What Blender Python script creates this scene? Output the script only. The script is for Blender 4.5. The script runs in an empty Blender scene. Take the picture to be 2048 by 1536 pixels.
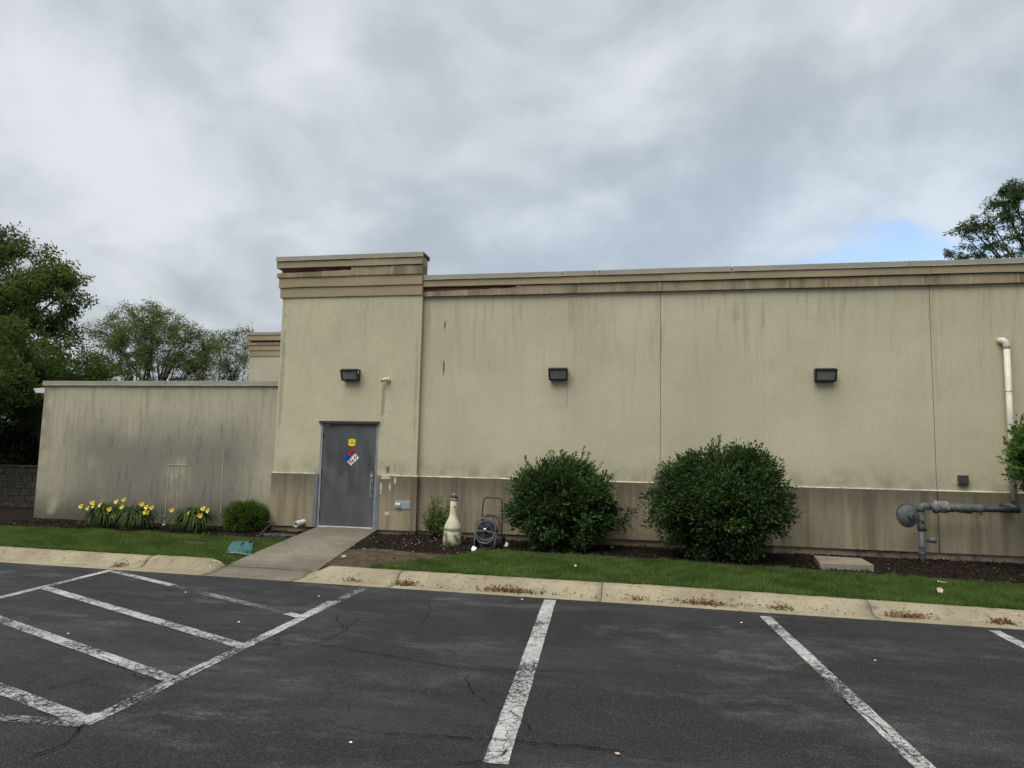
import bpy, math, random
import numpy as np
from mathutils import Vector, Matrix
R = math.radians
random.seed(7)
rng = np.random.default_rng(11)
S = bpy.context.scene
COL = S.collection

# ------------------------------------------------------------------ camera
LOT_TO_EYE = 1.94
cam_d = bpy.data.cameras.new('camera'); cam = bpy.data.objects.new('camera', cam_d); COL.objects.link(cam)
cam_d.sensor_width = 36.0; cam_d.lens = 36.0 * 1420 / 2048; cam_d.clip_end = 3000; cam_d.clip_start = 0.05
def _n(v): return v / np.linalg.norm(v)
def _ray(px, py): return np.array([px - 1024.0, 768.0 - py, -1420.0])
_xa = _n(_ray(-6200, 757)) * -1
_up = _n(np.cross(_ray(-6200, 757), _ray(1176, 914)))
if _up[1] < 0: _up = -_up
_up = _n(_up - _xa * np.dot(_up, _xa)); _ya = np.cross(_up, _xa)
ROT = np.array([_xa, _ya, _up])
M4 = Matrix([list(ROT[0]) + [0], list(ROT[1]) + [0], list(ROT[2]) + [LOT_TO_EYE], [0, 0, 0, 1]])
cam.matrix_world = M4
S.camera = cam
S.render.resolution_x, S.render.resolution_y = 1024, 768
def on_ground(px, py, z=0.0):
    """world point seen at a photograph pixel on the level z"""
    r = ROT @ _ray(px, py); r = r / r[2] * (z - LOT_TO_EYE); return Vector((r[0], r[1], z))
def on_plane(px, py, Y):
    """world point seen at a photograph pixel on the upright plane y = Y"""
    r = ROT @ _ray(px, py); r = r / r[1] * Y; return Vector((r[0], r[1], r[2] + LOT_TO_EYE))

# ------------------------------------------------------------------ node helpers
class NT:
    def __init__(s, tree): s.t = tree; s.L = tree.links
    def node(s, kind, **kw):
        n = s.t.nodes.new(kind)
        for k, v in kw.items(): setattr(n, k, v)
        return n
    def put(s, sock, v):
        if isinstance(v, bpy.types.NodeSocket): s.L.new(v, sock)
        elif v is not None:
            try: sock.default_value = v
            except Exception: sock.default_value = (*v, 1.0)
    def math(s, op, a, b=None, c=None, clamp=False):
        n = s.node('ShaderNodeMath', operation=op, use_clamp=clamp)
        s.put(n.inputs[0], a)
        if b is not None: s.put(n.inputs[1], b)
        if c is not None: s.put(n.inputs[2], c)
        return n.outputs[0]
    def mul(s, a, b): return s.math('MULTIPLY', a, b)
    def add(s, a, b): return s.math('ADD', a, b)
    def mr(s, v, a, b, c=0.0, d=1.0, smooth=True):
        n = s.node('ShaderNodeMapRange', interpolation_type='SMOOTHSTEP' if smooth else 'LINEAR')
        s.put(n.inputs[0], v)
        for i, q in enumerate((a, b, c, d)): s.put(n.inputs[i + 1], q)
        return n.outputs[0]
    def mix(s, f, a, b, blend='MIX'):
        n = s.node('ShaderNodeMix', data_type='RGBA', blend_type=blend)
        s.put(n.inputs[0], f); s.put(n.inputs[6], a); s.put(n.inputs[7], b); return n.outputs[2]
    def noise(s, vec, scale=1.0, detail=4.0, rough=0.5, dist=0.0):
        n = s.node('ShaderNodeTexNoise'); s.put(n.inputs['Vector'], vec)
        n.inputs['Scale'].default_value = scale; n.inputs['Detail'].default_value = detail
        n.inputs['Roughness'].default_value = rough; n.inputs['Distortion'].default_value = dist
        return n.outputs[0]
    def voro(s, vec, scale, feature='F1', out=0):
        n = s.node('ShaderNodeTexVoronoi', feature=feature); s.put(n.inputs['Vector'], vec)
        n.inputs['Scale'].default_value = scale; return n.outputs[out]
    def comb(s, x, y, z):
        n = s.node('ShaderNodeCombineXYZ'); s.put(n.inputs[0], x); s.put(n.inputs[1], y); s.put(n.inputs[2], z); return n.outputs[0]
    def sep(s, v):
        n = s.node('ShaderNodeSeparateXYZ'); s.put(n.inputs[0], v); return n.outputs
    def pos(s): return s.node('ShaderNodeNewGeometry').outputs['Position']
    def vscale(s, v, k):
        n = s.node('ShaderNodeVectorMath', operation='MULTIPLY'); s.put(n.inputs[0], v); n.inputs[1].default_value = k; return n.outputs[0]
    def bump(s, h, strength=0.3, dist=0.01):
        n = s.node('ShaderNodeBump'); n.inputs['Strength'].default_value = strength; n.inputs['Distance'].default_value = dist
        s.put(n.inputs['Height'], h); return n.outputs[0]

def new_mat(name):
    m = bpy.data.materials.new(name); m.use_nodes = True
    nt = NT(m.node_tree); bs = m.node_tree.nodes['Principled BSDF']
    return m, nt, bs
def finish(nt, bs, col, rough=0.8, bump=None, spec=0.3, metal=0.0):
    nt.put(bs.inputs['Base Color'], col); nt.put(bs.inputs['Roughness'], rough)
    bs.inputs['Specular IOR Level'].default_value = spec; bs.inputs['Metallic'].default_value = metal
    if bump is not None: nt.put(bs.inputs['Normal'], bump)

# ------------------------------------------------------------------ sky, sun, exposure
W = bpy.data.worlds.new('World'); S.world = W; W.use_nodes = True
SUN_EL, SUN_AZ = 58.0, 205.0           # azimuth clockwise from +Y
wt = NT(W.node_tree); bg = W.node_tree.nodes['Background']
sky = wt.node('ShaderNodeTexSky', sky_type='NISHITA')
sky.sun_disc = False; sky.sun_elevation = R(SUN_EL); sky.sun_rotation = R(SUN_AZ)
sky.air_density = 1.0; sky.dust_density = 0.6; sky.ozone_density = 1.5
gen = wt.node('ShaderNodeTexCoord').outputs['Generated']
gx, gy, gz = wt.sep(gen)
SKY_SEED = 12.6
zc = wt.add(wt.math('MAXIMUM', gz, 0.0), 0.50)
cp = wt.comb(wt.math('DIVIDE', gx, zc), wt.math('DIVIDE', gy, zc), SKY_SEED)
warp = wt.node('ShaderNodeVectorMath', operation='ADD'); wt.put(warp.inputs[0], cp)
wt.put(warp.inputs[1], wt.vscale(wt.comb(wt.noise(cp, 1.3, 2), wt.noise(cp, 1.7, 2), 0.0), (0.40, 0.40, 0)))
n1 = wt.noise(warp.outputs[0], 2.3, 5, 0.50)
n2 = wt.noise(warp.outputs[0], 5.5, 4, 0.55)
dens = wt.add(wt.mul(n1, 0.66), wt.mul(n2, 0.34))
n3 = wt.noise(warp.outputs[0], 1.05, 2, 0.5)
shade = wt.mr(wt.add(wt.mul(dens, 0.75), wt.mul(n3, 0.25)), 0.40, 0.59)
KC = 1.06
cl = wt.mix(shade, (0.188 * KC, 0.209 * KC, 0.229 * KC, 1), (0.306 * KC, 0.325 * KC, 0.340 * KC, 1))
hd = _n(ROT @ _n(_ray(1815, 500)))
df = wt.node('ShaderNodeVectorMath', operation='SUBTRACT'); wt.put(df.inputs[0], gen); df.inputs[1].default_value = tuple(hd)
ln = wt.node('ShaderNodeVectorMath', operation='LENGTH'); wt.put(ln.inputs[0], wt.vscale(df.outputs[0], (0.85, 0.85, 3.0)))
gap = wt.mr(wt.add(ln.outputs['Value'], wt.mul(wt.add(wt.add(n2, n1), -1.0), 0.50)), 0.22, 0.02)
veil = wt.mr(ln.outputs['Value'], 0.85, 0.15, 0.0, 0.16)
thin = wt.mr(wt.noise(warp.outputs[0], 0.9, 2), 0.32, 0.48, 0.30, 0.0)
sk = wt.node('ShaderNodeVectorMath', operation='SCALE'); wt.put(sk.inputs[0], sky.outputs[0]); sk.inputs['Scale'].default_value = 0.10
final = wt.mix(wt.math('MAXIMUM', wt.math('MAXIMUM', wt.mul(gap, 0.9), thin), veil), cl, sk.outputs[0])
wt.put(bg.inputs['Color'], final); bg.inputs['Strength'].default_value = 1.0

sd = bpy.data.lights.new('sun', 'SUN'); sd.energy = 1.5; sd.angle = R(50); sd.color = (1.0, 0.95, 0.86)
so = bpy.data.objects.new('sun', sd); COL.objects.link(so)
_az = R(SUN_AZ); _d = Vector((math.sin(_az) * math.cos(R(SUN_EL)), math.cos(_az) * math.cos(R(SUN_EL)), math.sin(R(SUN_EL))))
so.rotation_euler = (-_d).to_track_quat('-Z', 'Y').to_euler(); so.location = (0, -5, 20)
S.view_settings.view_transform = 'Standard'; S.view_settings.look = 'None'
S.view_settings.exposure = 1.2; S.view_settings.gamma = 1.0; S.view_settings.use_curve_mapping = False
S.render.engine = 'CYCLES'
S.cycles.max_bounces = 5; S.cycles.diffuse_bounces = 3; S.cycles.glossy_bounces = 2; S.cycles.transmission_bounces = 3; S.cycles.transparent_max_bounces = 8

# ------------------------------------------------------------------ mesh helpers
class MB:
    def __init__(s): s.v = []; s.f = []
    def add(s, vs, fs):
        o = len(s.v); s.v += [tuple(p) for p in vs]; s.f += [tuple(i + o for i in f) for f in fs]; return s
    def box(s, x0, x1, y0, y1, z0, z1):
        return s.add([(x0,y0,z0),(x1,y0,z0),(x1,y1,z0),(x0,y1,z0),(x0,y0,z1),(x1,y0,z1),(x1,y1,z1),(x0,y1,z1)],
                     [(3,2,1,0),(4,5,6,7),(0,1,5,4),(1,2,6,5),(2,3,7,6),(3,0,4,7)])
    def prism(s, poly, axis, a, b):
        """poly of 2-D points, extruded along axis ('x': (y,z), 'y': (x,z), 'z': (x,y)) from a to b"""
        n = len(poly)
        def mk(p, t):
            return (t, p[0], p[1]) if axis == 'x' else (p[0], t, p[1]) if axis == 'y' else (p[0], p[1], t)
        vs = [mk(p, a) for p in poly] + [mk(p, b) for p in poly]
        fs = [tuple(range(n))[::-1], tuple(range(n, 2 * n))] + [(i, (i + 1) % n, n + (i + 1) % n, n + i) for i in range(n)]
        return s.add(vs, fs)
    def tube(s, pts, rad, n=8, cap=True):
        pts = [Vector(p) for p in pts]
        if not hasattr(rad, '__len__'): rad = [rad] * len(pts)
        vs = []; fs = []; prev = None
        for i, p in enumerate(pts):
            d = (pts[min(i + 1, len(pts) - 1)] - pts[max(i - 1, 0)])
            d = d.normalized() if d.length > 1e-9 else Vector((0, 0, 1))
            if prev is None: u = d.orthogonal().normalized()
            else:
                u = prev - d * prev.dot(d); u = u.normalized() if u.length > 1e-6 else d.orthogonal().normalized()
            prev = u; w = d.cross(u)
            for k in range(n):
                a = 2 * math.pi * k / n; vs.append(p + (u * math.cos(a) + w * math.sin(a)) * rad[i])
        for i in range(len(pts) - 1):
            for k in range(n):
                a = i * n + k; b = i * n + (k + 1) % n; fs.append((a, b, b + n, a + n))
        if cap: fs += [tuple(range(n))[::-1], tuple(range((len(pts) - 1) * n, len(pts) * n))]
        return s.add(vs, fs)
    def lathe(s, prof, n=24, c=(0, 0, 0), axis='z'):
        vs = []; fs = []
        for r, h in prof:
            for k in range(n):
                a = 2 * math.pi * k / n; x, y = r * math.cos(a), r * math.sin(a)
                p = (x, y, h) if axis == 'z' else (x, h, y) if axis == 'y' else (h, x, y)
                vs.append((p[0] + c[0], p[1] + c[1], p[2] + c[2]))
        m = len(prof)
        for i in range(m - 1):
            for k in range(n):
                a = i * n + k; b = i * n + (k + 1) % n; fs.append((a, b, b + n, a + n))
        fs += [tuple(range(n))[::-1], tuple(range((m - 1) * n, m * n))]
        return s.add(vs, fs)
    def ring(s, c, rad, r, axis='y', n=28, k=6, a0=0.0, a1=2 * math.pi):
        full = abs(a1 - a0 - 2 * math.pi) < 1e-6
        pts = []
        for i in range(n + 1):
            a = a0 + (a1 - a0) * i / n; x, z = rad * math.cos(a), rad * math.sin(a)
            pts.append((c[0] + x, c[1], c[2] + z) if axis == 'y' else (c[0], c[1] + x, c[2] + z) if axis == 'x' else (c[0] + x, c[1] + z, c[2]))
        return s.tube(pts, r, k, cap=not full)
    def build(s, name, mat, parent=None, smooth=False, bevel=0.0, loc=None):
        me = bpy.data.meshes.new(name); me.from_pydata(s.v, [], s.f); me.update()
        import bmesh
        bm = bmesh.new(); bm.from_mesh(me); bmesh.ops.recalc_face_normals(bm, faces=bm.faces); bm.to_mesh(me); bm.free()
        me.materials.append(mat)
        if smooth: me.polygons.foreach_set('use_smooth', [True] * len(me.polygons))
        o = bpy.data.objects.new(name, me); COL.objects.link(o)
        if parent is not None: o.parent = parent
        if bevel:
            b = o.modifiers.new('bevel', 'BEVEL'); b.width = bevel; b.segments = 2; b.limit_method = 'ANGLE'
        return o
def np_obj(name, V, F, mat, parent=None, attr=None, smooth=False):
    V = np.asarray(V, np.float32); F = np.asarray(F, np.int32)
    me = bpy.data.meshes.new(name); me.vertices.add(len(V)); me.vertices.foreach_set('co', V.ravel())
    me.loops.add(F.size); me.loops.foreach_set('vertex_index', F.ravel())
    me.polygons.add(len(F)); me.polygons.foreach_set('loop_start', np.arange(0, F.size, F.shape[1], dtype=np.int32))
    if smooth: me.polygons.foreach_set('use_smooth', np.ones(len(F), bool))
    me.update(calc_edges=True)
    if attr is not None:
        a = me.attributes.new('tone', 'FLOAT', 'POINT'); a.data.foreach_set('value', np.asarray(attr, np.float32))
    me.materials.append(mat)
    o = bpy.data.objects.new(name, me); COL.objects.link(o)
    if parent is not None: o.parent = parent
    return o
def thing(name, label, cat, group=None, loc=(0, 0, 0)):
    o = bpy.data.objects.new(name, None); COL.objects.link(o); o.location = loc
    o['label'] = label; o['category'] = cat
    if group: o['group'] = group
    return o
def tag(o, label, cat, group=None):
    o['label'] = label; o['category'] = cat
    if group: o['group'] = group
    return o
def kind(o, k, label=None):
    o['kind'] = k
    if label: o['label'] = label
    return o

# ------------------------------------------------------------------ materials
def flat(name, col, rough=0.6, spec=0.3, metal=0.0, var=0.12, scale=6.0, bump=0.0, bscale=60.0):
    m, nt, bs = new_mat(name); p = nt.pos()
    n = nt.noise(p, scale, 5, 0.6)
    c = nt.mix(nt.mr(n, 0.3, 0.7), tuple(x * (1 - var) for x in col) + (1,), tuple(min(1, x * (1 + var)) for x in col) + (1,))
    b = nt.bump(nt.noise(p, bscale, 3), bump, 0.005) if bump else None
    finish(nt, bs, c, rough, b, spec, metal); return m

def stucco(name, base, streak=0.35, top_z=5.3, ledge_z=1.5, grime=0.35, drip_from=None, blotch=0.15, low=None):
    m, nt, bs = new_mat(name); p = nt.pos(); x, y, z = nt.sep(p)
    xy = nt.add(x, y)
    col = nt.mix(nt.mr(nt.noise(p, 0.55, 4), 0.3, 0.7), tuple(c * (1 - blotch * 0.6) for c in base) + (1,), tuple(c * (1 + blotch * 0.5) for c in base) + (1,))
    # trowel patches, each a little off in tone
    pat = nt.noise(nt.comb(nt.mul(xy, 1.2), 0.0, nt.mul(z, 2.2)), 1.5, 3)
    col = nt.mix(nt.mr(pat, 0.45, 0.75, 0.0, 0.22), col, tuple(c * f for c, f in zip(base, (0.80, 0.80, 0.84))) + (1,))
    # rain streaks
    st = nt.noise(nt.comb(nt.mul(xy, 9.0), 0.0, nt.mul(z, 0.75)), 1.0, 6, 0.68)
    st2 = nt.noise(nt.comb(nt.mul(xy, 2.1), 3.0, nt.mul(z, 0.22)), 1.0, 4, 0.6)
    sm = nt.mul(nt.mr(st, 0.44, 0.68), nt.mr(st2, 0.36, 0.62))
    fade = nt.mr(z, top_z - 2.6, top_z, 0.25, 1.0)
    col = nt.mix(nt.mul(nt.mul(sm, fade), streak), col, (0.085, 0.075, 0.055, 1))
    # fine dark dashes
    ds = nt.noise(nt.comb(nt.mul(xy, 22.0), 1.0, nt.mul(z, 3.0)), 1.0, 3, 0.6)
    col = nt.mix(nt.mr(ds, 0.66, 0.80, 0.0, streak * 0.55), col, (0.07, 0.062, 0.045, 1))
    # dirt line above the ledge
    gn = nt.noise(nt.comb(nt.mul(xy, 3.0), 0.0, nt.mul(z, 2.5)), 1.0, 6, 0.65)
    gl = nt.mul(nt.mr(z, ledge_z, ledge_z + 0.50, 1.0, 0.0), nt.mr(gn, 0.35, 0.66))
    col = nt.mix(nt.mul(gl, grime), col, (0.09, 0.085, 0.07, 1))
    gr = nt.noise(p, 24.0, 5, 0.75); col = nt.mix(nt.mr(gr, 0.40, 0.62, 0.30, 0.0), col, tuple(c * 0.62 for c in base) + (1,))
    if low: col = low(nt, col, x, y, z, p)
    h = nt.add(nt.noise(p, 95.0, 3), nt.mul(nt.noise(p, 1.8, 3), 1.6))
    finish(nt, bs, col, 0.92, nt.bump(h, 0.5, 0.008), 0.15); return m

def spots(nt, col, x, z, items, colour):
    """soft-edged patches at given wall positions: (x, z, half width, half height, strength)"""
    for (cx, cz, w, h, k) in items:
        dx = nt.math('ABSOLUTE', nt.mul(nt.add(x, -cx), 1.0 / w)); dz = nt.math('ABSOLUTE', nt.mul(nt.add(z, -cz), 1.0 / h))
        d = nt.math('SQRT', nt.add(nt.mul(dx, dx), nt.mul(dz, dz)))
        wob = nt.noise(nt.comb(nt.mul(x, 9.0), 0.0, nt.mul(z, 4.0)), 1.0, 4)
        f = nt.mr(nt.add(d, nt.mul(nt.add(wob, -0.5), 1.6)), 0.45, 1.05, k, 0.0)
        col = nt.mix(f, col, colour)
    return col

TAN = (0.458, 0.420, 0.298)
def low_wall_mould(nt, col, x, y, z, p):
    a = nt.noise(nt.comb(nt.mul(x, 11.0), 0.0, nt.mul(z, 1.3)), 1.0, 6, 0.70)
    a2 = nt.noise(nt.comb(nt.mul(x, 30.0), 4.0, nt.mul(z, 4.5)), 1.0, 4, 0.7)
    b = nt.noise(nt.comb(nt.mul(x, 0.9), 2.0, nt.mul(z, 0.8)), 1.0, 4)
    hz = nt.mr(z, 3.05, 1.75, 0.0, 1.0)
    mid = nt.mul(nt.mr(x, -14.0, -12.6, 0.15, 1.0), nt.mr(x, -9.3, -8.2, 1.0, 0.25))
    mass = nt.mul(hz, mid)
    col = nt.mix(nt.mul(nt.mul(mass, nt.mr(b, 0.20, 0.5)), 0.78), col, (0.140, 0.136, 0.120, 1))
    f = nt.mr(nt.add(nt.mul(a, 0.7), nt.mul(a2, 0.3)), 0.50, 0.66)
    col = nt.mix(nt.mul(f, nt.mr(mass, 0.0, 0.7, 0.34, 0.72)), col, (0.075, 0.080, 0.068, 1))
    d = nt.mr(a2, 0.63, 0.74)
    col = nt.mix(nt.mul(d, nt.mr(mass, 0, 1, 0.25, 0.65)), col, (0.05, 0.047, 0.04, 1))
    ft = nt.mul(nt.mr(z, 0.25, 1.15, 1.0, 0.0), nt.mr(nt.noise(p, 2.2, 5), 0.24, 0.50))
    col = nt.mix(nt.mul(ft, 0.85), col, (0.07, 0.062, 0.048, 1))
    g = nt.mul(nt.mr(x, -14.3, -13.75, 1.0, 0.0), nt.mr(nt.noise(p, 3.0, 4), 0.35, 0.65))
    return nt.mix(nt.mul(g, 0.45), col, (0.09, 0.085, 0.05, 1))
def main_extra(nt, col, x, y, z, p):
    return spots(nt, col, x, z, [(-4.36, 4.72, 0.02, 0.14, 0.9), (-4.36, 3.78, 0.025, 0.2, 0.9), (-1.70, 3.2, 0.02, 0.35, 0.25),
        (0.19, 4.3, 0.02, 0.5, 0.3), (2.15, 4.75, 0.05, 0.35, 0.22), (1.65, 4.85, 0.10, 0.3, 0.16), (-1.65, 4.9, 0.10, 0.4, 0.14)], (0.055, 0.05, 0.04, 1))
def tower_extra(nt, col, x, y, z, p):
    col = spots(nt, col, x, z, [(-5.66, 3.05, 0.06, 0.55, 0.45), (-5.33, 1.65, 0.012, 0.14, 0.8), (-4.93, 3.2, 0.05, 1.4, 0.25), (-8.05, 3.6, 0.06, 1.6, 0.35)], (0.10, 0.09, 0.07, 1))
    return col
M_TAN = stucco('stucco_tan', TAN, 0.36, 5.3, 1.48, 0.45, low=main_extra)
M_TOWER = stucco('stucco_tower', (0.468, 0.428, 0.302), 0.22, 5.3, 1.48, 0.40, low=tower_extra)
M_LOW = stucco('stucco_low_wall', (0.402, 0.370, 0.270), 0.45, 3.4, 0.2, 0.3, low=low_wall_mould)
M_FAR = stucco('stucco_rear', (0.45, 0.41, 0.31), 0.10, 5.3, 0.2, 0.0)
def wt_extra(nt, col, x, y, z, p):
    # water stains running down from the ledge
    st = nt.noise(nt.comb(nt.mul(x, 4.6), 0.0, nt.mul(z, 0.30)), 1.0, 5, 0.62)
    col = nt.mix(nt.mr(st, 0.40, 0.68, 0.0, 0.62), col, (0.085, 0.070, 0.050, 1))
    br = nt.noise(nt.comb(nt.mul(x, 2.6), 5.0, nt.mul(z, 0.35)), 1.0, 4, 0.6)
    col = nt.mix(nt.mr(br, 0.54, 0.72, 0.0, 0.55), col, (0.33, 0.265, 0.165, 1))
    tp = nt.noise(nt.comb(nt.mul(x, 6.5), 8.0, nt.mul(z, 0.9)), 1.0, 6, 0.7)
    return nt.mix(nt.mul(nt.mr(nt.add(z, nt.mul(tp, 0.9)), 1.25, 1.95), 0.62), col, (0.075, 0.066, 0.052, 1))
def wt_tower_extra(nt, col, x, y, z, p):
    col = wt_extra(nt, col, x, y, z, p)
    col = spots(nt, col, x, z, [(-5.52, 1.415, 0.17, 0.03, 1.0), (-5.31, 1.36, 0.03, 0.08, 1.0), (-5.62, 1.22, 0.03, 0.08, 0.9), (-5.42, 1.22, 0.03, 0.10, 0.9),
        (-5.62, 1.1, 0.02, 0.05, 0.9), (-5.46, 0.67, 0.08, 0.05, 0.9), (-5.27, 0.665, 0.02, 0.03, 0.6)], (0.50, 0.46, 0.36, 1))
    rec = nt.mul(nt.mul(nt.mr(x, -5.40, -5.37), nt.mr(x, -5.12, -5.08, 1.0, 0.0)), nt.mul(nt.mr(z, 0.74, 0.70, 0.0, 1.0), 1.0))
    return nt.mix(nt.mul(rec, 0.55), col, (0.34, 0.285, 0.18, 1))
BROWN = (0.262, 0.222, 0.156)
M_WT = stucco('stucco_brown', BROWN, 0.35, 1.5, -5, 0.0, low=wt_extra)
M_WT_T = stucco('stucco_brown_tower', (0.290, 0.242, 0.166), 0.30, 1.5, -5, 0.0, low=wt_tower_extra)
M_BAND = stucco('cornice_stucco', (0.325, 0.266, 0.170), 0.12, 6.2, -5, 0.0, blotch=0.22)
def band_low(nt, col, x, y, z, p):
    a = nt.noise(nt.comb(nt.mul(x, 2.3), 0.0, nt.mul(z, 0.6)), 1.0, 5, 0.6)
    col = nt.mix(nt.mr(a, 0.42, 0.64, 0.0, 0.6), col, (0.095, 0.085, 0.06, 1))
    sp = nt.math('ABSOLUTE', nt.add(nt.math('FRACT', nt.mul(nt.add(x, nt.mul(nt.noise(p, 0.7, 1), 0.5)), 1.23)), -0.5))
    return nt.mix(nt.mr(sp, 0.0, 0.035, 0.55, 0.0), col, (0.42, 0.37, 0.26, 1))
M_BAND_STAINED = stucco('cornice_stucco_stained', (0.310, 0.256, 0.170), 0.35, 6.2, -5, 0.0, low=band_low)
def coping_mat():
    m, nt, bs = new_mat('coping_metal'); p = nt.pos(); x, y, z = nt.sep(p)
    c = nt.mix(nt.mr(nt.noise(p, 1.5, 4), 0.3, 0.7), (0.235, 0.222, 0.182, 1), (0.275, 0.262, 0.218, 1))
    d = nt.mul(nt.mr(nt.noise(nt.comb(nt.mul(x, 16.0), 0.0, nt.mul(z, 2.0)), 1.0, 4), 0.48, 0.58),
               nt.mr(nt.math('ABSOLUTE', nt.add(x, 1.02)), 0.07, 0.20, 1.0, 0.0))
    c = nt.mix(nt.mul(d, 0.9), c, (0.03, 0.028, 0.022, 1))
    finish(nt, bs, c, 0.5, nt.bump(nt.noise(nt.comb(nt.mul(x, 1.5), 0, z), 1.5, 2), 0.25, 0.02), 0.4); return m
M_COP = coping_mat()
M_RED = flat('red_membrane', (0.135, 0.045, 0.036), 0.6, var=0.4, scale=9)
M_FOAM = flat('torn_foam', (0.55, 0.50, 0.40), 0.9, var=0.2, scale=20)
M_VOID = flat('joint_sealant', (0.17, 0.155, 0.115), 0.9)
M_SILL = flat('ledge_stucco', (0.40, 0.37, 0.285), 0.9, var=0.35, scale=5)
def foundation_mat():
    m, nt, bs = new_mat('foundation_concrete'); p = nt.pos()
    c = nt.mix(nt.mr(nt.noise(p, 1.6, 5), 0.35, 0.65), (0.20, 0.165, 0.125, 1), (0.30, 0.235, 0.155, 1))
    c = nt.mix(nt.mr(nt.noise(p, 5, 4), 0.5, 0.7, 0, 0.7), c, (0.05, 0.045, 0.04, 1))
    finish(nt, bs, c, 0.95, nt.bump(nt.noise(p, 40, 4), 0.5, 0.01), 0.2); return m
M_FOUND = foundation_mat()
M_ROOF = flat('roof_membrane', (0.30, 0.30, 0.29), 0.9)

def asphalt_mat():
    m, nt, bs = new_mat('asphalt'); p = nt.pos(); x, y, z = nt.sep(p)
    base = nt.mix(nt.mr(nt.noise(p, 0.35, 5, 0.6), 0.3, 0.7), (0.0085, 0.0087, 0.0104, 1), (0.0138, 0.0142, 0.0166, 1))
    # worn, paler sweeps running with the traffic
    sw = nt.noise(nt.comb(nt.mul(x, 0.40), nt.mul(y, 1.0), 0.0), 1.0, 6, 0.66, 0.4)
    base = nt.mix(nt.mr(sw, 0.44, 0.66, 0.0, 0.70), base, (0.031, 0.032, 0.035, 1))
    sw2 = nt.noise(nt.comb(nt.mul(x, 1.3), nt.mul(y, 2.3), 4.0), 1.0, 7, 0.74, 0.3)
    gm = nt.mul(nt.mr(sw2, 0.46, 0.68), nt.mr(nt.noise(nt.comb(nt.mul(x, 0.45), nt.mul(y, 0.8), 7.0), 1.0, 3), 0.40, 0.64))
    grit = nt.noise(p, 42.0, 4, 0.8)
    base = nt.mix(nt.mul(gm, nt.mr(grit, 0.44, 0.58, 0.05, 1.0)), base, (0.108, 0.110, 0.115, 1))
    dk = nt.noise(nt.comb(nt.mul(x, 0.5), nt.mul(y, 1.1), 9.0), 1.0, 4)
    base = nt.mix(nt.mr(dk, 0.55, 0.75, 0.0, 0.55), base, (0.012, 0.012, 0.0135, 1))
    # stone showing through the sealer
    v = nt.voro(p, 95.0, 'F1', 0); vc = nt.voro(p, 95.0, 'F1', 1)
    vs = nt.sep(vc)[0]
    base = nt.mix(nt.mul(nt.mr(vs, 0.45, 1.0), nt.mr(v, 0.55, 0.15, 0.0, 0.60)), base, (0.135, 0.138, 0.145, 1))
    base = nt.mix(nt.mr(nt.noise(p, 130, 2), 0.56, 0.74, 0.0, 0.8), base, (0.011, 0.011, 0.012, 1))
    sp = nt.noise(p, 48.0, 2)
    base = nt.mix(nt.mul(nt.mr(sp, 0.62, 0.74), nt.mr(nt.noise(p, 1.1, 4), 0.42, 0.66, 0.08, 0.6)), base, (0.16, 0.16, 0.16, 1))
    # hairline crazing in places
    wv = nt.node('ShaderNodeVectorMath', operation='ADD'); nt.put(wv.inputs[0], p)
    nt.put(wv.inputs[1], nt.vscale(nt.comb(nt.noise(p, 2.5, 4), nt.noise(nt.vscale(p, (1.3, 1.3, 1)), 2.5, 4), 0.0), (0.5, 0.5, 0)))
    ed = nt.voro(wv.outputs[0], 0.9, 'DISTANCE_TO_EDGE', 0)
    cr = nt.mul(nt.mr(ed, 0.0, 0.009, 1.0, 0.0), nt.mr(nt.noise(p, 0.45, 3), 0.50, 0.62))
    base = nt.mix(nt.mul(cr, 0.8), base, (0.010, 0.010, 0.010, 1))
    h = nt.add(nt.mul(v, 0.6), nt.add(nt.noise(p, 60, 3), nt.mul(cr, -2.0)))
    finish(nt, bs, base, nt.mr(nt.noise(p, 3, 3), 0.3, 0.7, 0.68, 0.86), nt.bump(h, 0.55, 0.006), 0.32); return m
M_ASPH = asphalt_mat()
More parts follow.
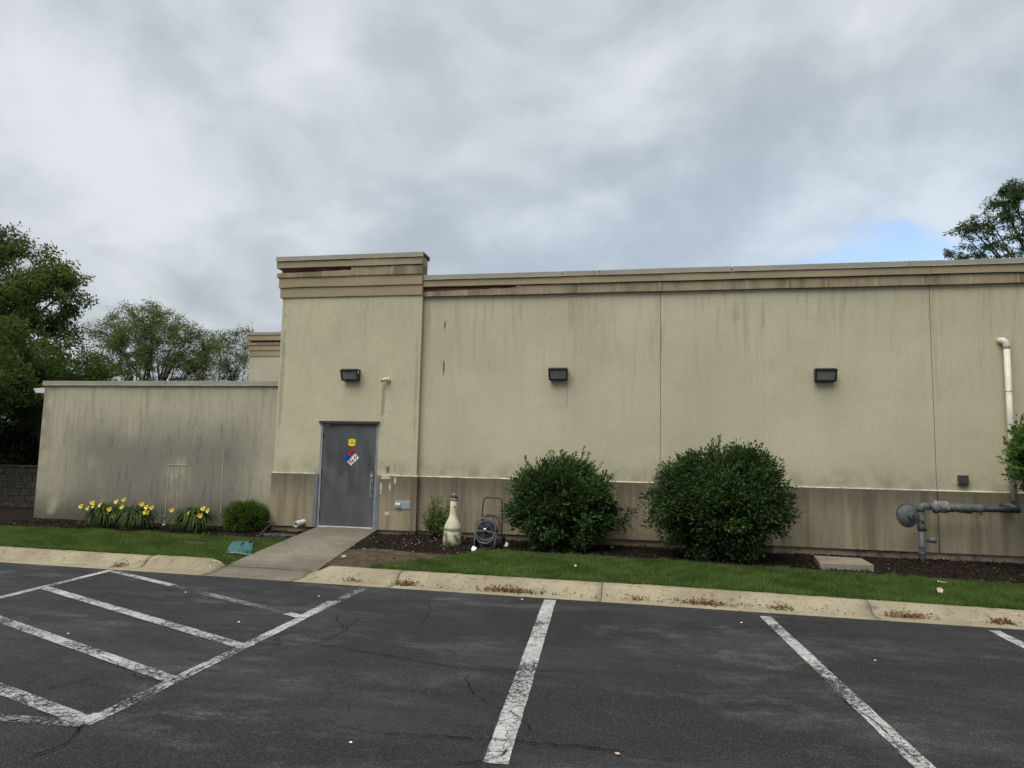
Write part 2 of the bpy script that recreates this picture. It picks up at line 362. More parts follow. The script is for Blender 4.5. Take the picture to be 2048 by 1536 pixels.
def paint_mat(name, wear, fade):
    m, nt, bs = new_mat(name); p = nt.pos()
    c = nt.mix(nt.mr(nt.noise(p, 7, 5, 0.6), 0.3, 0.7), (0.40 * fade, 0.41 * fade, 0.41 * fade, 1), (0.60 * fade, 0.60 * fade, 0.58 * fade, 1))
    c = nt.mix(nt.mr(nt.noise(p, 70, 3), 0.55, 0.70, 0, 0.6), c, (0.10, 0.10, 0.10, 1))
    finish(nt, bs, c, 0.8, nt.bump(nt.noise(p, 70, 3), 0.4, 0.004), 0.25)
    # worn through to the asphalt below
    big = nt.noise(p, 1.1, 4, 0.6); fine = nt.noise(p, 24.0, 6, 0.72); grit = nt.noise(p, 75.0, 3, 0.7)
    wv = nt.node('ShaderNodeVectorMath', operation='ADD'); nt.put(wv.inputs[0], p)
    nt.put(wv.inputs[1], nt.vscale(nt.comb(nt.noise(p, 9, 3), nt.noise(nt.vscale(p, (1.2, 1.2, 1)), 9, 3), 0.0), (0.12, 0.12, 0)))
    ed = nt.voro(wv.outputs[0], 7.0, 'DISTANCE_TO_EDGE', 0)
    k = nt.add(nt.add(nt.mul(big, 0.55), nt.mul(fine, 0.5)), nt.mul(grit, 0.38))
    cov = nt.mr(k, wear - 0.05, wear + 0.06)
    cov = nt.mul(cov, nt.mr(ed, 0.008, 0.03, 0.25, 1.0))
    tr = nt.node('ShaderNodeBsdfTransparent'); mx = nt.node('ShaderNodeMixShader')
    nt.put(mx.inputs[0], cov); nt.L.new(tr.outputs[0], mx.inputs[1]); nt.L.new(bs.outputs[0], mx.inputs[2])
    nt.L.new(mx.outputs[0], m.node_tree.nodes['Material Output'].inputs['Surface']); return m
M_PAINT = paint_mat('line_paint', 0.665, 0.78)
M_PAINT_W = paint_mat('line_paint_worn', 0.70, 0.72)
M_PAINT_F = paint_mat('line_paint_faded', 0.765, 0.55)
def concrete_mat(name, a, b, dark=0.5, scale=1.2):
    m, nt, bs = new_mat(name); p = nt.pos(); x, y, z = nt.sep(p)
    c = nt.mix(nt.mr(nt.noise(p, scale, 5, 0.6), 0.32, 0.68), (*a, 1), (*b, 1))
    c = nt.mix(nt.mr(nt.noise(p, 9, 5, 0.65), 0.52, 0.72, 0, dark), c, (0.10, 0.088, 0.066, 1))
    c = nt.mix(nt.mr(nt.noise(p, 62, 3, 0.7), 0.50, 0.66, 0, 0.6), c, (0.12, 0.10, 0.075, 1))
    c = nt.mix(nt.mr(nt.noise(p, 48, 3, 0.7), 0.56, 0.70, 0, 0.5), c, (0.48, 0.43, 0.32, 1))
    # hairline scrapes along the run
    sc = nt.noise(nt.comb(nt.mul(x, 1.1), nt.mul(y, 20), nt.mul(z, 34)), 1.0, 3)
    c = nt.mix(nt.mr(sc, 0.66, 0.72, 0, 0.35), c, (0.46, 0.42, 0.34, 1))
    finish(nt, bs, c, 0.92, nt.bump(nt.noise(p, 55, 4), 0.4, 0.008), 0.2); return m
M_KERB = concrete_mat('kerb_concrete', (0.235, 0.202, 0.136), (0.330, 0.288, 0.200), 0.75)
M_RAMP = concrete_mat('ramp_concrete', (0.118, 0.106, 0.088), (0.205, 0.180, 0.142), 0.75, 0.7)
M_PAD = concrete_mat('pad_concrete', (0.185, 0.165, 0.125), (0.235, 0.205, 0.155), 0.5, 2.0)
M_CRACK = flat('crack_dark', (0.010, 0.010, 0.010), 1.0, spec=0.0)
def soil_mat():
    m, nt, bs = new_mat('mulch_soil'); p = nt.pos()
    c = nt.mix(nt.mr(nt.noise(p, 14, 6, 0.7), 0.3, 0.7), (0.006, 0.005, 0.004, 1), (0.024, 0.017, 0.013, 1))
    c = nt.mix(nt.mr(nt.noise(p, 60, 3), 0.58, 0.7, 0, 0.6), c, (0.07, 0.048, 0.034, 1))
    finish(nt, bs, c, 0.95, nt.bump(nt.noise(p, 40, 5), 0.9, 0.03), 0.1); return m
M_SOIL = soil_mat()
M_DIRT = flat('bare_dirt', (0.070, 0.050, 0.037), 0.95, spec=0.1, var=0.3, scale=7, bump=0.6, bscale=50)
M_TURF = flat('turf_base', (0.016, 0.030, 0.010), 0.95, spec=0.05, var=0.4, scale=12, bump=0.6, bscale=70)
M_GROUND = flat('far_ground', (0.05, 0.06, 0.03), 0.95, spec=0.05, var=0.3, scale=0.2)

def leaf_mat(name, dark, light, trans=0.30, rough=0.6, spec=0.14, clump=1.2):
    m, nt, bs = new_mat(name)
    at = nt.node('ShaderNodeAttribute', attribute_name='tone').outputs['Fac']
    n = nt.noise(nt.pos(), clump, 3)
    f = nt.math('ADD', nt.mul(at, 0.65), nt.mul(nt.mr(n, 0.35, 0.65), 0.35), clamp=True)
    c = nt.mix(f, (*dark, 1), (*light, 1))
    finish(nt, bs, c, rough, None, spec)
    tl = nt.node('ShaderNodeBsdfTranslucent'); nt.put(tl.inputs[0], nt.mix(0.5, c, (light[0] * 1.5, light[1] * 1.4, light[2] * 0.7, 1)))
    mx = nt.node('ShaderNodeMixShader'); mx.inputs[0].default_value = trans
    nt.L.new(bs.outputs[0], mx.inputs[1]); nt.L.new(tl.outputs[0], mx.inputs[2])
    nt.L.new(mx.outputs[0], m.node_tree.nodes['Material Output'].inputs['Surface']); return m
M_LF_BUSH = leaf_mat('leaf_bush', (0.010, 0.024, 0.010), (0.070, 0.130, 0.038), 0.18)
M_LF_TIP = leaf_mat('leaf_bush_tip', (0.040, 0.080, 0.024), (0.105, 0.175, 0.052), 0.30)
M_LF_BOX = leaf_mat('leaf_boxwood', (0.030, 0.062, 0.012), (0.125, 0.200, 0.036), 0.22)
M_LF_A = leaf_mat('leaf_maple', (0.022, 0.042, 0.013), (0.110, 0.160, 0.044), 0.38, clump=0.5)
M_LF_B = leaf_mat('leaf_crab', (0.062, 0.086, 0.038), (0.185, 0.225, 0.095), 0.45, clump=0.5)
M_LF_C = leaf_mat('leaf_locust', (0.020, 0.046, 0.022), (0.085, 0.130, 0.048), 0.34, clump=0.6)
M_LF_U = leaf_mat('leaf_under', (0.020, 0.038, 0.010), (0.085, 0.135, 0.026), 0.32, clump=0.5)
M_LF_D = leaf_mat('leaf_thicket_shaded', (0.010, 0.016, 0.008), (0.026, 0.038, 0.014), 0.12, clump=0.5)  # leaf colours darkened to carry the shade under the trees
M_LF_R = leaf_mat('leaf_small_tree', (0.030, 0.064, 0.012), (0.125, 0.215, 0.045), 0.35, clump=2.5)
M_LF_LILY = leaf_mat('leaf_lily', (0.024, 0.048, 0.016), (0.085, 0.130, 0.040), 0.25, clump=4)
M_LF_SM = leaf_mat('leaf_sprig', (0.060, 0.100, 0.028), (0.160, 0.225, 0.070), 0.3, clump=4)
M_GRASS = leaf_mat('grass_blade', (0.026, 0.064, 0.013), (0.135, 0.200, 0.052), 0.32, clump=1.8)
M_BARK = flat('bark', (0.045, 0.036, 0.028), 0.95, spec=0.1, var=0.35, scale=14, bump=0.6, bscale=40)
M_TWIG = flat('twig_bark', (0.060, 0.045, 0.036), 0.95, spec=0.1, var=0.3, scale=10)
M_PETAL = flat('lily_petal', (0.74, 0.64, 0.07), 0.6, var=0.12, scale=20)
M_PETAL_O = flat('lily_petal_orange', (0.66, 0.50, 0.06), 0.6, var=0.12, scale=20)
M_CHIP = leaf_mat('mulch_chip', (0.009, 0.007, 0.006), (0.055, 0.040, 0.030), 0.0, 0.95, 0.05, 6)
M_DRYLEAF = leaf_mat('dry_leaf', (0.050, 0.024, 0.012), (0.30, 0.17, 0.08), 0.1, 0.85, 0.1, 9)
M_WHITE = flat('white_scrap', (0.72, 0.71, 0.66), 0.7, var=0.1, scale=20)
M_TANSCRAP = flat('tan_scrap', (0.46, 0.37, 0.25), 0.8, var=0.55, scale=30)

# ================================================================== SETTING
KY = lambda x: 9.86 - 0.029 * x            # asphalt edge
def kerb_back(x): return KY(x) + 0.65
def gz_np(x, y):
    """height of the planted strip; it falls away to meet the foot of the ramp"""
    t = np.clip((y - (9.86 - 0.029 * x + 0.65)) / 2.2, 0, 1); t = t * t * (3 - 2 * t)
    b = 0.141 * (1 - 0.25 * np.clip(x / 5.0, 0, 1)); z = b + (0.20 - b) * t + np.exp(-((x + 4.6) / 1.6) ** 2) * 0.045 * t
    v = np.clip((y - 10.83) / 3.53, 0.0001, 1); zr = 0.054 + 0.275 * v ** 0.85 - 0.012
    dx = np.maximum(0, np.maximum((-6.79 - 0.23 * v) - x, x - (-5.19 - 0.47 * v)))
    w = np.exp(-(dx / 0.30) ** 2)
    return np.where(zr < z, z * (1 - w) + zr * w, z)
def gz_at(x, y): return float(gz_np(np.float64(x), np.float64(y)))

g = MB().add([(-900, -900, -0.12), (900, -900, -0.12), (900, 900, -0.12), (-900, 900, -0.12)], [(0, 1, 2, 3)]).build('ground', M_GROUND)
kind(g, 'structure', 'distant ground stretching away beyond the building')
lot = MB().add([(-60, -50, 0), (40, -50, 0), (40, KY(40), 0), (-60, KY(-60), 0)], [(0, 1, 2, 3)]).build('parking_lot', M_ASPH)
kind(lot, 'structure', 'dark worn asphalt parking lot with cracks')

def strip(p, q, w, z, name, mat, parent, wob=0.0, seg=1):
    p = Vector(p); q = Vector(q); d = (q - p); L = d.length; d.normalize(); nrm = Vector((-d.y, d.x, 0))
    vs = []; fs = []; n = max(1, int(L / 0.12)) if wob else 1
    for i in range(n + 1):
        c = p + d * (L * i / n)
        a = w / 2 + random.uniform(-wob, wob); b = w / 2 + random.uniform(-wob, wob)
        vs += [(c.x + nrm.x * a, c.y + nrm.y * a, z), (c.x - nrm.x * b, c.y - nrm.y * b, z)]
        if i: k = 2 * i; fs.append((k - 2, k, k + 1, k - 1))
    return MB().add(vs, fs).build(name, mat, parent)
lines = [((1100, 1200), (991, 1528), 0.165, M_PAINT, 0), ((1530, 1233), (1850, 1536), 0.135, M_PAINT, 0.9), ((1988, 1262), (2048, 1292), 0.13, M_PAINT, 4.0),
         ((735, 1173), (168, 1450), 0.125, M_PAINT_W, 0), ((222, 1141), (0, 1196), 0.12, M_PAINT, 2.2),
         ((340, 1171), (600, 1233), 0.125, M_PAINT_F, 0), ((88, 1176), (494, 1296), 0.145, M_PAINT, 0), ((0, 1240), (345, 1361), 0.145, M_PAINT_W, 1.6),
         ((0, 1379), (172, 1444), 0.145, M_PAINT_W, 1.6), ((0, 1437), (172, 1450), 0.12, M_PAINT_F, 2.0), ((228, 1144), (345, 1172), 0.125, M_PAINT_W, 0)]
for i, (a, b, w, m, ext) in enumerate(lines):
    p = on_ground(*a); q = on_ground(*b); d = (q - p).normalized()
    if ext:
        if i in (1, 2): q = q + d * ext
        elif i == 4: q = q + d * ext
        elif i < 10: p = p - d * ext
    o = strip(p, q, w, 0.004 + 0.0006 * i, 'painted_line', m, lot, 0.004)
# repainted short stubs on the hatch corners
for si, (a, b, w) in enumerate([((575, 1228), (604, 1236), 0.13), ((604, 1237), (665, 1204), 0.135), ((170, 1447), (205, 1430), 0.14), ((480, 1291), (510, 1290), 0.13)]):
    strip(on_ground(*a), on_ground(*b), w, 0.0108 + 0.0006 * si, 'painted_line', M_PAINT, lot, 0.004)

def crack(px, w=0.012, z=0.0135, parent=None, forks=0):
    pts = [on_ground(*p) for p in px]; fine = []
    for a, b in zip(pts, pts[1:]):
        n = max(2, int((b - a).length / 0.05))
        for i in range(n):
            t = i / n; c = a.lerp(b, t); fine.append(c)
    fine.append(pts[-1])
    off = 0.0; vs = []; fs = []
    for i, c in enumerate(fine):
        d = (fine[min(i + 1, len(fine) - 1)] - fine[max(0, i - 1)]).normalized(); nr = Vector((-d.y, d.x, 0))
        off = off * 0.75 + random.gauss(0, 0.012)
        t = i / (len(fine) - 1); ww = 0.75 * w * (0.25 + random.random() * 0.9) * (0.25 + min(1, min(t, 1 - t) * 6))
        c = c + nr * off
        vs += [(c.x + nr.x * ww / 2, c.y + nr.y * ww / 2, z), (c.x - nr.x * ww / 2, c.y - nr.y * ww / 2, z)]
        if i: k = 2 * i; fs.append((k - 2, k, k + 1, k - 1))
    return MB().add(vs, fs).build('crack', M_CRACK, parent)
for px, w in [([(545, 1282), (610, 1288), (680, 1296), (800, 1316), (900, 1336), (1040, 1342), (1130, 1345), (1290, 1352)], 0.014),
              ([(655, 1443), (665, 1452), (735, 1465), (850, 1470), (990, 1482), (1080, 1486), (1180, 1500), (1300, 1518), (1400, 1532)], 0.016),
              ([(952, 1345), (937, 1362), (942, 1382), (975, 1405), (1012, 1421), (1040, 1437), (1050, 1462), (1040, 1482)], 0.010),
              ([(168, 1446), (150, 1466), (125, 1488), (80, 1510), (20, 1536)], 0.018), ([(500, 1294), (420, 1330), (345, 1365), (250, 1410), (176, 1446)], 0.012),
              ([(195, 1308), (250, 1338), (300, 1360), (335, 1364)], 0.012), ([(1640, 1372), (1720, 1425), (1770, 1472), (1800, 1500), (1838, 1530)], 0.011),
              ([(0, 1408), (60, 1388), (140, 1365), (200, 1352)], 0.009), ([(672, 1228), (690, 1262), (720, 1240), (745, 1235)], 0.010), ([(690, 1262), (655, 1280), (620, 1290)], 0.008),
              ([(860, 1206), (850, 1236), (838, 1260)], 0.007), ([(1300, 1352), (1450, 1340), (1560, 1345), (1700, 1370)], 0.007), ([(900, 1532), (960, 1524), (1010, 1508), (1030, 1488)], 0.012),
              ([(1300, 1286), (1380, 1296), (1470, 1316), (1540, 1322)], 0.006), ([(300, 1290), (420, 1262), (520, 1268)], 0.006), ([(130, 1360), (280, 1385), (420, 1372)], 0.006)]:
    crack(px, w, parent=lot)

# --- terrain of the planted strip: mulch everywhere, lawn and dirt laid over it
def sheet(name, x0, x1, y0f, y1f, dx, ny, zoff, mat, rough=0.0):
    xs = np.arange(x0, x1 + dx * 0.5, dx); V = []
    for x in xs:
        a, b = y0f(x), y1f(x)
        for j in range(ny + 1):
            y = a + (b - a) * j / ny
            dz = -0.30 if (y < 14.34 and -6.79 - (y - 10.8) * 0.065 + 0.09 < x < -5.19 - (y - 10.8) * 0.132 - 0.09) else 0.0
            V.append((x, y, dz + gz_at(x, y) + zoff + (random.uniform(-rough, rough) if 0 < j else -abs(rough))))
    F = [(i * (ny + 1) + j, (i + 1) * (ny + 1) + j, (i + 1) * (ny + 1) + j + 1, i * (ny + 1) + j + 1) for i in range(len(xs) - 1) for j in range(ny)]
    return np_obj(name, V, F, mat, smooth=True)
bed = sheet('mulch_bed', -15.6, 14.0, lambda x: kerb_back(x) - 0.02, lambda x: 14.9, 0.05, 60, 0.0, M_SOIL, 0.012)
kind(bed, 'structure', 'dark mulch and bare soil of the planting bed along the wall')
side = sheet('soil_ground', -60, -13.6, lambda x: kerb_back(x) - 0.02, lambda x: 40.0, 0.8, 40, -0.03, M_SOIL, 0.0)
kind(side, 'structure', 'shaded soil under the trees left of the building')
EDGE_R = lambda x: 12.62 - max(0.0, x + 1.0) * 0.115
EDGE_L = lambda x: 12.9 - 0.05 * math.sin(x * 1.3)
def lawn_r_front(x): return kerb_back(x) + 0.0
lawn_r = sheet('lawn', -3.05, 14.0, lambda x: lawn_r_front(x), EDGE_R, 0.1, 12, 0.012, M_TURF)
kind(lawn_r, 'structure', 'mown lawn between the kerb and the mulch bed, right of the ramp')
lawn_l = sheet('lawn', -40.0, -6.86, lambda x: kerb_back(x), EDGE_L, 0.15, 12, 0.012, M_TURF)
kind(lawn_l, 'structure', 'mown lawn strip left of the ramp below the low wall')
dirt = sheet('bare_soil', -5.40, -3.0, lambda x: kerb_back(x), lambda x: 12.15 + 0.12 * math.sin(x * 2.1), 0.08, 14, 0.010, M_DIRT, 0.004)
kind(dirt, 'structure', 'bare brown dirt beside the right edge of the ramp')

# --- kerb and gutter
PROF = [(0.0, -0.10), (0.0, 0.006), (0.12, 0.004), (0.27, 0.006), (0.32, 0.022), (0.37, 0.062), (0.42, 0.108), (0.475, 0.138), (0.53, 0.150), (0.59, 0.154), (0.65, 0.155), (0.65, -0.10)]
RL0, RL1, RR0, RR1 = -7.00, -6.80, -5.22, -4.90
def kerb_h(x):
    if x <= RL0 or x >= RR1: return 1.0
    if x < RL1: t = (x - RL0) / (RL1 - RL0)
    elif x > RR0: t = (RR1 - x) / (RR1 - RR0)
    else: return 0.30
    t = t * t * (3 - 2 * t); return 1.0 - 0.70 * t
kerb = bpy.data.objects.new('kerb', None); COL.objects.link(kerb); kind(kerb, 'structure', 'pale concrete rolled kerb and gutter along the asphalt')
kj = [-40, -30, -21, -14.5] + [on_ground(*p, 0.1).x for p in [(258, 1128)]] + [RL1 + 0.02, RR0 - 0.02] + [on_ground(*p, 0.1).x for p in [(802, 1150), (1203, 1180), (1757, 1222)]] + [6.4, 9.8, 14.0]
for i, (a, b) in enumerate(zip(kj, kj[1:])):
    gap = 0.028 if abs(a - kj[4]) < 1e-6 else 0.006
    xs = np.linspace(a + gap, b - 0.004, max(6, int((b - a) / 0.12)))
    drop = {3: -0.006, 4: 0.006, 7: -0.004}.get(i, 0.0)
    V = []; n = len(PROF)
    for x in xs:
        k = kerb_h(x) * (1 - 0.25 * min(1, max(0, x / 5.0)))
        for j, (d, z) in enumerate(PROF):
            jz = random.gauss(0, 0.0018) if 0 < j < n - 1 else 0
            V.append((x, KY(x) + d + random.gauss(0, 0.0016), (z * (k if z > 0.02 else 1) + drop * (z > 0) + jz) if z > -0.05 else z))
    F = [(p * n + q, (p + 1) * n + q, (p + 1) * n + q + 1, p * n + q + 1) for p in range(len(xs) - 1) for q in range(n - 1)]
    o = MB().add(V, F + [tuple(range(n)), tuple((len(xs) - 1) * n + q for q in range(n))]).build('kerb_segment', M_RAMP if i == 5 else M_KERB, kerb, smooth=False)
    for poly in o.data.polygons: poly.use_smooth = len(poly.vertices) == 4
# filler below the joints
MB().add([(-60, KY(-60) + 0.01, -0.06), (14, KY(14) + 0.01, -0.06), (14, KY(14) + 0.64, -0.06), (-60, KY(-60) + 0.64, -0.06)], [(0, 1, 2, 3)]).build('kerb_bed', M_CRACK, kerb)

# --- ramp to the door
RA = [(-6.79, KY(-6.8) + 0.65), (-5.19, KY(-5.2) + 0.65), (-5.66, 14.36), (-7.02, 14.36)]
def ramp_pt(u, v):
    a = Vector(RA[0]).lerp(Vector(RA[1]), u); b = Vector(RA[3]).lerp(Vector(RA[2]), u); c = a.lerp(b, v)
    z = 0.054 + 0.275 * (v ** 0.85) + 0.012 * math.sin(u * 3.1)
    return (c.x, c.y, z)
V = []; NU, NV = 14, 30
for j in range(NV + 1):
    for i in range(NU + 1):
        p = ramp_pt(i / NU, j / NV); V.append((p[0], p[1], p[2] + random.gauss(0, 0.0015)))
F = [(j * (NU + 1) + i, j * (NU + 1) + i + 1, (j + 1) * (NU + 1) + i + 1, (j + 1) * (NU + 1) + i) for j in range(NV) for i in range(NU)]
rim = [i for i in range(NU + 1)] + [j * (NU + 1) + NU for j in range(1, NV + 1)] + [NV * (NU + 1) + i for i in range(NU - 1, -1, -1)] + [j * (NU + 1) for j in range(NV - 1, 0, -1)]
b0 = len(V); V += [(V[i][0], V[i][1], -0.1) for i in rim]
F += [(rim[k], rim[(k + 1) % len(rim)], b0 + (k + 1) % len(rim), b0 + k) for k in range(len(rim))]
ramp = MB().add(V, F).build('ramp', M_RAMP); kind(ramp, 'structure', 'sloping grey concrete ramp leading up to the steel door')
def ramp_crack(uv, w):
    pts = [Vector(ramp_pt(*p)) for p in uv]; vs = []; fs = []; fine = []
    for a, b in zip(pts, pts[1:]):
        for i in range(10): fine.append(a.lerp(b, i / 10))
    for i, c in enumerate(fine):
        d = (fine[min(i + 1, len(fine) - 1)] - fine[max(0, i - 1)]).normalized(); nr = Vector((-d.y, d.x, 0)); c = c + nr * random.gauss(0, 0.01)
        ww = w * random.uniform(0.3, 1.0); vs += [tuple(c + nr * ww + Vector((0, 0, 0.006))), tuple(c - nr * ww + Vector((0, 0, 0.006)))]
        if i: k = 2 * i; fs.append((k - 2, k, k + 1, k - 1))
    MB().add(vs, fs).build('crack', M_CRACK, ramp)
ramp_crack([(0.28, 0.62), (0.42, 0.70), (0.55, 0.82)], 0.004); ramp_crack([(0.05, 0.55), (0.12, 0.48), (0.22, 0.45)], 0.004)
ramp_crack([(0.0, 0.012), (0.3, 0.03), (0.6, 0.015), (1.0, 0.02)], 0.006)
# broken left corner where the kerb meets the ramp
k0 = KY(-6.9)
MB().add([(-6.955, k0 + 0.40, 0.092), (-6.87, k0 + 0.35, 0.030), (-6.80, k0 + 0.60, 0.052), (-6.90, k0 + 0.64, 0.115), (-6.985, k0 + 0.60, 0.150), (-6.88, k0 + 0.55, 0.095)],
         [(0, 1, 5), (1, 2, 5), (2, 3, 5), (3, 4, 5), (4, 0, 5)]).build('broken_edge', M_SILL, kerb)

# ================================================================== BUILDING
bld = thing('commercial_building', 'tan stucco commercial building with raised door bay and stepped cornice', 'building')
Y0, YT = 14.50, 14.39         # main wall face and proud bay face
XL, XT0, XT1, XR = -14.28, -8.13, -4.85, 14.0
J1, J2, J3 = 0.175, 5.172, 10.17
LZ, BZ = 1.462, 0.330         # ledge and lower edge of the stucco
def wall_panel(name, mat, x0, x1, yf, yb, z0, z1, bev=0.006): return MB().box(x0, x1, yf, yb, z0, z1).build(name, mat, bld, bevel=bev)
jj = [XT1 + 0.0, J1, J2, J3, XR]
for a, b in zip(jj, jj[1:]):
    wall_panel('wall_panel', M_TAN, a + (0.005 if a > XT1 else -0.2), b - 0.005, Y0, Y0 + 0.12, LZ - 0.05, 5.4)
    wall_panel('base_panel', M_WT, a + (0.006 if a > XT1 else -0.2), b - 0.006, Y0 - 0.030, Y0 + 0.1, BZ, LZ - 0.012)
    MB().prism([(Y0 - 0.031, LZ - 0.012), (Y0 - 0.031, LZ - 0.006), (Y0 + 0.004, LZ + 0.012), (Y0 + 0.004, LZ - 0.012)], 'x', a + 0.003, b - 0.003).build('ledge', M_SILL, bld)
MB().box(XT1, XR - 0.05, Y0 + 0.012, 29.0, 0.36, 5.42).build('core', M_VOID, bld)
MB().box(XT1 - 3.3, XR, Y0 + 0.025, Y0 + 0.2, -0.1, BZ + 0.02).build('foundation', M_FOUND, bld)
MB().box(XT1, XR, Y0 + 0.3, 29.2, 5.42, 5.46).build('roof', M_ROOF, bld)
MB().box(XR - 0.02, XR + 0.1, Y0, 29.2, -0.1, 5.5).build('end_wall', M_FAR, bld)
# bay with the door
DX0, DX1, DZ0, DZ1 = -7.06, -5.73, 0.335, 2.60
_zb = LZ - 0.05
MB().add([(x, y, z) for y in (YT, YT + 0.3) for (x, z) in [(XT0, _zb), (DX0, _zb), (DX0, DZ1), (DX1, DZ1), (DX1, _zb), (XT1, _zb), (XT1, DZ1), (XT1, 5.36), (XT0, 5.36), (XT0, DZ1)]],
         [(0, 1, 2, 9), (3, 4, 5, 6), (9, 2, 3, 6, 7, 8)] + [tuple(10 + i for i in f) for f in [(9, 2, 1, 0), (6, 5, 4, 3), (8, 7, 6, 3, 2, 9)]]
         + [(i, (i + 1) % 10, 10 + (i + 1) % 10, 10 + i) for i in range(10)]).build('bay_wall', M_TOWER, bld)
GW = 0.085
for (a, b) in [(XT0 - 0.03, DX0 - GW), (DX1 + GW, XT1 + 0.03)]:
    MB().box(a, b, YT - 0.030, YT + 0.25, BZ - 0.01, LZ - 0.012).build('base_panel', M_WT_T, bld, bevel=0.006)
    MB().prism([(YT - 0.031, LZ - 0.012), (YT - 0.031, LZ - 0.006), (YT + 0.004, LZ + 0.012), (YT + 0.004, LZ - 0.012)], 'x', a, b).build('ledge', M_SILL, bld)
MB().box(XT0, DX0, YT + 0.03, YT + 0.2, -0.1, BZ + 0.02).build('foundation', M_FOUND, bld)
MB().box(DX1, XT1, YT + 0.03, YT + 0.2, -0.1, BZ + 0.02).build('foundation', M_FOUND, bld)
MB().box(XT0 + 0.02, XT1 + 0.02, YT + 0.28, 29.0, 0.1, 5.30).build('core', M_VOID, bld)
# low wing
MB().box(XL, XT0 + 0.02, Y0 - 0.02, Y0 + 0.25, 0.235, 3.42).build('low_wall', M_LOW, bld, bevel=0.006)
MB().box(XL, XL + 0.25, Y0 + 0.24, 21.5, 0.235, 3.42).build('low_wall', M_LOW, bld)
MB().box(XL + 0.02, XT0 + 0.3, Y0 + 0.24, 21.4, 0.1, 3.30).build('core', M_VOID, bld)
MB().box(XL + 0.03, XT0, Y0 + 0.02, Y0 + 0.2, -0.1, 0.24).build('foundation', M_FOUND, bld)

def run(name, mat, prof, x0, x1, step=0.5, jit=0.0025, parent=bld):
    """moulding with a (y, z) profile running along x, a little out of true"""
    n = max(1, int((x1 - x0) / step)); m = len(prof); V = []
    for i in range(n + 1):
        x = x0 + (x1 - x0) * i / n; a = random.gauss(0, jit); b = random.gauss(0, jit)
        V += [(x, p[0] + b, p[1] + a) for p in prof]
    F = [(i * m + j, (i + 1) * m + j, (i + 1) * m + (j + 1) % m, i * m + (j + 1) % m) for i in range(n) for j in range(m)]
    return MB().add(V, F + [tuple(range(m)), tuple(n * m + q for q in range(m))]).build(name, mat, parent)
def rect(y0, y1, z0, z1): return [(y0, z0), (y1, z0), (y1, z1), (y0, z1)]
def coping(x0, x1, yf, yb, zb, zt):
    run('coping', M_COP, [(yf, zb), (yf, zt - 0.004), (yf + 0.004, zt), (yb, zt), (yb, zb), (yb - 0.004, zb), (yb - 0.004, zt - 0.02), (yf + 0.004, zt - 0.02), (yf + 0.004, zb)], x0, x1, 0.6, 0.0025)
    run('drip_edge', M_SILL, [(yf - 0.012, zb - 0.004), (yf + 0.006, zb + 0.006), (yf + 0.006, zb - 0.002)], x0, x1, 0.6, 0.0015)
# main cornice
cj = [XT1 + 0.01] + [on_plane(px, 545, Y0).x for px in (1127, 1462, 1815)] + [8.2, 11.2, XR + 0.1]
for a, b in zip(cj, cj[1:]):
    coping(a + 0.003, b - (0.012 if abs(b - cj[2]) < 1e-6 else 0.005), Y0 - 0.135, Y0 + 0.35, 5.672, 5.772)
bj = [XT1 + 0.005, J1, J2, J3, XR]
for a, b in zip(bj, bj[1:]):
    run('cornice_band', M_BAND, rect(Y0 - 0.115, Y0 + 0.30, 5.520, 5.69), a + 0.002, b - 0.004)
TEAR = on_plane(1035, 582, Y0).x
def torn(x0, x1, zt_l, zt_r, zb, yf, yb, mat, n=26, amp=0.012):
    top = [(x0 + (x1 - x0) * i / n, zt_l + (zt_r - zt_l) * i / n + random.uniform(-amp, amp * 0.4)) for i in range(n + 1)]
    MB().prism([(x0, zb), (x1, zb)] + top[::-1], 'y', yf, yb).build('cornice_band', mat, bld)
torn(XT1 + 0.005, TEAR, 5.425, 5.470, 5.318, Y0 - 0.075, Y0 + 0.1, M_BAND_STAINED)
MB().box(XT1 + 0.005, TEAR + 0.1, Y0 - 0.022, Y0 + 0.1, 5.38, 5.53).build('torn_membrane', M_RED, bld)
MB().tube([(XT1 + 0.02, Y0 - 0.06, 5.45), (XT1 + 0.9, Y0 - 0.066, 5.456), (TEAR - 0.1, Y0 - 0.055, 5.478)], 0.010, 5).build('loose_strip', M_RED, bld)
MB().box(XT1 + 0.07, XT1 + 0.14, Y0 - 0.05, Y0 - 0.02, 5.435, 5.447).build('foam_scrap', M_FOAM, bld)
MB().prism([(TEAR - 0.05, 5.49), (TEAR + 0.12, 5.505), (TEAR + 0.02, 5.478)], 'y', Y0 - 0.08, Y0 - 0.06).build('foam_scrap', M_FOAM, bld)
for a, b in zip([TEAR, J1, J2, J3], [J1, J2, J3, XR]):
    run('cornice_band', M_BAND_STAINED, [(Y0 - 0.075, 5.318), (Y0 - 0.075, 5.50), (Y0 - 0.05, 5.522), (Y0 + 0.1, 5.522), (Y0 + 0.1, 5.318)], a + 0.001, b - 0.004)
